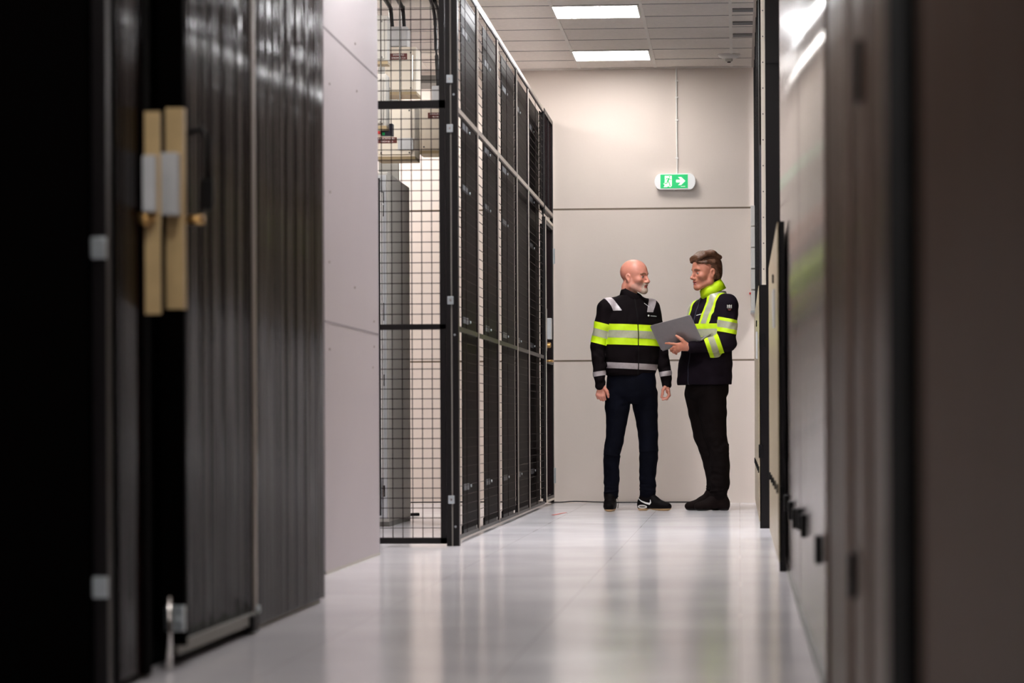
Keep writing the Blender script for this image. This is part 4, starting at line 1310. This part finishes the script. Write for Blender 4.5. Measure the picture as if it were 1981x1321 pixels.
# ---- hair
v = Vol((-.18, -.17, 1.6), (.17, .15, 1.92), .003)
K2 = 1.04
E = lambda p_, r, k=.01, cut=False: v.ell(T2(*p_), np.array(r) * K2, k, R2, cut)
E((-.018, 0, .040), (.103, .083, .098))
E((-.03, 0, -.01), (.088, .077, .085), .02)
def hcut(f0, s0, z0, nf, ns, nz):
    def fn(X, Y, Z):
        Px = np.stack(np.broadcast_arrays(X, Y, Z), -1) - T2(0, 0, 0)
        L = Px @ R2 / K2
        return ((L[..., 0] - f0) * nf + (np.abs(L[..., 1]) - s0) * ns + (L[..., 2] - z0) * nz)
    return fn
# cut away everything before and below the hairline
def region(X, Y, Z):
    Px = np.stack(np.broadcast_arrays(X, Y, Z), -1) - T2(0, 0, 0)
    L = Px @ R2 / K2
    f_, s_, z_ = L[..., 0], np.abs(L[..., 1]), L[..., 2]
    hl = .078 - .05 * np.clip((f_ - .0) / .09, -1, 1) * -.0                  # hairline height at the forehead
    front = np.minimum(f_ - (-.0), .0 + (.066 - .25 * np.clip(.06 - f_, 0, 1) * .6) - z_)   # face below the hairline
    side = np.minimum(f_ - .012 + .5 * np.minimum(z_, .02), .022 - z_)                     # in front of the ear
    ear = .030 - np.sqrt((f_ + .008) ** 2 + (z_ + .006) ** 2) * 1.0
    ear = np.minimum(ear, s_ - .05)
    nape = -.075 - z_
    nearear = np.minimum(f_ + .012, .2)
    return np.maximum(np.maximum(np.maximum(front, side), ear), np.maximum(nape, np.minimum(f_ + .03, -.02 - z_)))
v.mix(lambda X, Y, Z: -region(X, Y, Z), v.lo, v.lo + v.h * v.n, .006, True)
# swept fringe and crown volume
for s0, dz in ((-.05, -.004), (-.03, .002), (-.01, .006), (.012, .008), (.034, .006), (.052, -.002)):
    v.chain([T2(.084, s0 * .85, .078 + dz), T2(.075, s0, .098 + dz), T2(.035, s0 * 1.15 + .004, .120 + dz), T2(-.03, s0 * 1.2 + .006, .128 + dz * .6), T2(-.085, s0 * 1.1, .095)], [.012, .017, .019, .018, .016], .012)
for s0 in (.06, .073):
    v.chain([T2(.072, s0 * .8, .068), T2(.03, s0, .066), T2(-.03, s0 + .003, .062), T2(-.075, s0 * .8, .03)], [.008, .013, .015, .016], .01)
v.chain([T2(-.04, .07, .03), T2(-.06, .062, -.03), T2(-.07, .04, -.07)], [.014, .013, .008], .01)
v.warp(lambda X, Y, Z: .0009 * np.sin(((Z - 1.8) * 1.0 + (X) * .55) * 520 + 3 * np.sin(X * 40)) )
co, Q = v.mesh()
np_obj('hair', co, Q, 'hair', p2)
# ---- fleece jacket
v = Vol((-.27, -.34, .87), (.28, .28, 1.70), .005)
SA = [(.15, -.075, 1.462), (.148, -.125, 1.2), (-.105, -.228, 1.168)]
SB = [(-.065, .13, 1.435), (-.10, .1, 1.19), (-.175, .0, 1.188)]
tor2 = [(.905, -.018, .06, .212, .165), (.95, -.018, .06, .214, .168), (1.05, -.012, .06, .210, .165), (1.15, -.002, .06, .2, .155), (1.25, .01, .06, .195, .15),
        (1.35, .022, .06, .195, .145), (1.42, .032, .06, .185, .13), (1.48, .045, .05, .155, .11), (1.53, .052, .03, .10, .09), (1.57, .052, .025, .078, .078)]
v.loft(tor2, yw, 2.3, .02)
v.cone((.09, -.03, 1.5), (.145, -.07, 1.478), .055, .07, .03)
v.cone((.02, .07, 1.5), (-.05, .12, 1.45), .055, .062, .03)
v.chain(SA, [.08, .060, .043], .03)
v.chain(SB, [.068, .055, .043], .03)
v.warp(rnd_folds(0, .003, 30, 21))
v.warp(wrinkle([(.1, -.2, 1.2), (.15, -.15, 1.22), (.0, -.22, 1.16), (.16, -.14, 1.38), (.05, -.1, 1.05), (-.1, -.06, 1.0), (.1, -.1, .97), (.02, -.08, 1.4)], .06, .004, 14))
co, Q = v.mesh(); N = vnormals(co, Q)
jk = np_obj('fleece_jacket', co, Q, 'cloth_navy', p2)
aA, tA, U, V = side_of_torso(co, SA, .066, .01, .06, .197, .152, yw)
aB, tB, _, _ = side_of_torso(co, SB, .06, .01, .06, .197, .152, yw)
x, y, z = co[:, 0], co[:, 1], co[:, 2]
d1, t1 = dseg(co, SA[0], SA[1]); d2, t2 = dseg(co, SA[1], SA[2])
upper = np.minimum(aA, d2 - d1); fore = np.minimum(aA + .02, d1 - d2)
notarm = -np.maximum(aA, aB)
zip_ = np.where(V < 0, np.abs(U) - .005, 1)
yel = np.minimum(np.minimum(.06 - np.abs(z - 1.279), notarm), zip_)
patch('yellow_band', co, Q, N, yel, .0022, 'hivis', jk)
patch('silver_strip', co, Q, N, np.minimum(np.minimum(.026 - np.abs(z - 1.276), notarm - .001), zip_), .0036, 'reflex', jk)
for sd in (-1, 1):
    uc = .098 + .025 * np.clip((z - 1.34) / .16, 0, 1)
    dst = np.abs(U * sd - uc)
    lim = np.minimum(z - 1.335, 1.62 - z)
    lim = np.minimum(lim, .02 + notarm * 3)
    patch('yellow_band', co, Q, N, np.minimum(.042 - dst, lim), .0022, 'hivis', jk)
    patch('silver_strip', co, Q, N, np.minimum(.022 - dst, lim - .004), .0036, 'reflex', jk)
patch('yellow_band', co, Q, N, np.minimum(.052 - np.abs(z - 1.322 + .2 * (x - .15)), upper), .0022, 'hivis', jk)
patch('silver_strip', co, Q, N, np.minimum(.025 - np.abs(z - 1.326 + .2 * (x - .15)), upper), .0036, 'reflex', jk)
fx_ = x - .055 + .35 * (z - 1.17)
patch('yellow_band', co, Q, N, np.minimum(.056 - np.abs(fx_), fore), .0022, 'hivis', jk)
patch('silver_strip', co, Q, N, np.minimum(.024 - np.abs(fx_ + .002), fore), .0036, 'reflex', jk)
patch('zipper', co, Q, N, np.where(V < 0, .005 - np.abs(U), -1), .0018, 'bluegrey', jk)
fr = np.where(V < 0, 1.0, -1.0)
patch('logo_lettering', co, Q, N, np.minimum(np.minimum(.018 - np.abs(x + .055), .0022 - np.abs(z - 1.405 - .25 * (x + .05))), fr), .0026, 'white', jk)
collar(jk, (.052, .018, 1.555), (.026, .008, 1.62), .088, .076, 'hivis', .48, .55, 0, name='yellow_collar')
collar(jk, (.04, .014, 1.60), (.020, .004, 1.640), .072, .069, 'cloth_black', .5, .55, 0, name='inner_collar')
# sleeve badge
def badge_pt(px, py):
    return ((px - 1368) / 269.0, (989 - py) / 269.0)
fp = np.where(upper > -.02, 1.0, -1.0)
def rectf(px0, px1, py0, py1):
    x0, z1 = badge_pt(px0, py0); x1, z0 = badge_pt(px1, py1)
    return np.minimum(np.minimum(x - x0, x1 - x), np.minimum(z - z0, z1 - z))
near = np.where(y < -.05, 1.0, -1.0)
# small raised badge letters set on the sleeve
sel = np.argmin((x - .163) ** 2 + (z - 1.45) ** 2 + np.where(y < -.1, 0, 9))
yb = co[sel, 1] - .004
bx, bz = .163, 1.452
bd = empty('sleeve_badge', (0, 0, 0), None, None) if False else None
o = MB().box(bx - .021, bx + .021, yb - .0012, yb + .004, bz - .03, bz + .024).build('sleeve_badge', 'cloth_black', None)
o.parent = jk; o.rotation_euler = (0, 0, 0)
for dx in (-.0095, .0095):
    pass
hh = MB()
for cx_ in (-.0088, .0088):
    for e_ in (-.0058, .0058):
        hh.box(bx + cx_ + e_ - .0021, bx + cx_ + e_ + .0021, yb - .0028, yb - .0011, bz + .0, bz + .018)
    hh.box(bx + cx_ - .006, bx + cx_ + .006, yb - .0028, yb - .0011, bz + .007, bz + .0112)
hh.box(bx - .018, bx + .018, yb - .0028, yb - .0011, bz - .0055, bz - .003)
o2 = hh.build('badge_lettering', 'white', None); o2.parent = jk
o3 = MB().poly([(bx - .013, yb - .0011, bz - .011), (bx + .013, yb - .0011, bz - .011), (bx + .009, yb - .0011, bz - .021), (bx, yb - .0011, bz - .024), (bx - .009, yb - .0011, bz - .021)], (0, -.0015, 0)).build('badge_mark', 'label', None); o3.parent = jk
# ---- trousers
v = Vol((-.22, -.18, .07), (.24, .24, 1.0), .005)
v.loft([(.77, .0, .035, .10, .07), (.82, .0, .035, .15, .125), (.9, .0, .035, .165, .135), (.96, 0, .04, .165, .135)], yw, 2.3, .03)
v.chain(lN, [.104, .098, .08, .068, .07, .07, .06], .012)
v.chain(lF, [.09, .076, .07, .068, .068, .062, .056], .012)
for c_, r_ in (((.084, .012, .175), .071), ((.081, .01, .145), .069), ((.079, .012, .118), .062), ((.052, .088, .18), .064), ((.049, .088, .148), .064), ((.052, .09, .12), .06), ((.084, -.008, .455), .073), ((.087, -.006, .425), .072)):
    v.ell(c_, (r_, r_, .013), .006, rotx(.25 * math.sin(c_[2] * 300)))
v.warp(rnd_folds(0, .0012, 26, 31))
v.warp(wrinkle([(.08, -.05, .46), (.08, -.03, .42), (.0, .05, .45), (.08, .0, .17), (.05, .08, .17), (.04, -.05, .8), (.09, -.02, .25), (.06, -.06, .62)], .06, .004, 12))
co, Q = v.mesh()
np_obj('trousers', co, Q, 'black_trousers', p2)
shoe(p2, (.158, .03), (-.10, -.035), .268, 'suede', 'sole_black', False, top=.13)
shoe(p2, (.10, .1), (-.195, .07), .275, 'suede', 'sole_black', False, top=.12)

# =============================================================== laptop
lx, ly = WT[p2.name][0], WT[p2.name][1]
O = Vector((lx - .323, ly - .108, 1.151))
u = Vector((.29, -.143, .071)); vv = Vector((-.08, -.077, .172)); ww = Vector((.066, .138, .046))
lap = empty('laptop', tuple(O), 'open grey laptop held up by the brown haired man, lid towards the picture', 'laptop')
def slab(name, m, parent, o0, a, b, nrm, t0, t1, r=.012):
    pts = []
    la_, lb_ = a.length, b.length
    au, bu = a.normalized(), b.normalized()
    for (ca, cb, s0) in ((r, r, 180), (la_ - r, r, 270), (la_ - r, lb_ - r, 0), (r, lb_ - r, 90)):
        for k_ in range(5):
            an = math.radians(s0 + 90 * k_ / 4)
            pts.append(o0 + au * (ca + r * math.cos(an)) + bu * (cb + r * math.sin(an)) + nrm * t0)
    return MB().poly([tuple(p_) for p_ in pts], nrm * (t1 - t0)).build(name, m, parent)
nl = u.cross(vv).normalized()        # towards the viewer?
if nl.y > 0: nl = -nl
lid = slab('lid', 'laptop', lap, O, u, vv, nl, -.003, .003)
slab('display', 'screen', lid, O + u * .03 + vv * .05, u * .94, vv * .9, nl, -.0042, -.0031, .003)
nb = u.cross(ww).normalized()
if nb.z < 0: nb = -nb
base = slab('base', 'laptop', lap, O - nl * .002, u, ww, nb, -.009, -.001)
slab('keyboard', 'keys', base, O + u * .08 + ww * .18, u * .84, ww * .45, nb, -.0012, .0004, .003)
MB().tube([tuple(O + u * .1), tuple(O + u * .9)], .0055, 10).build('hinge', 'greydark', lap)
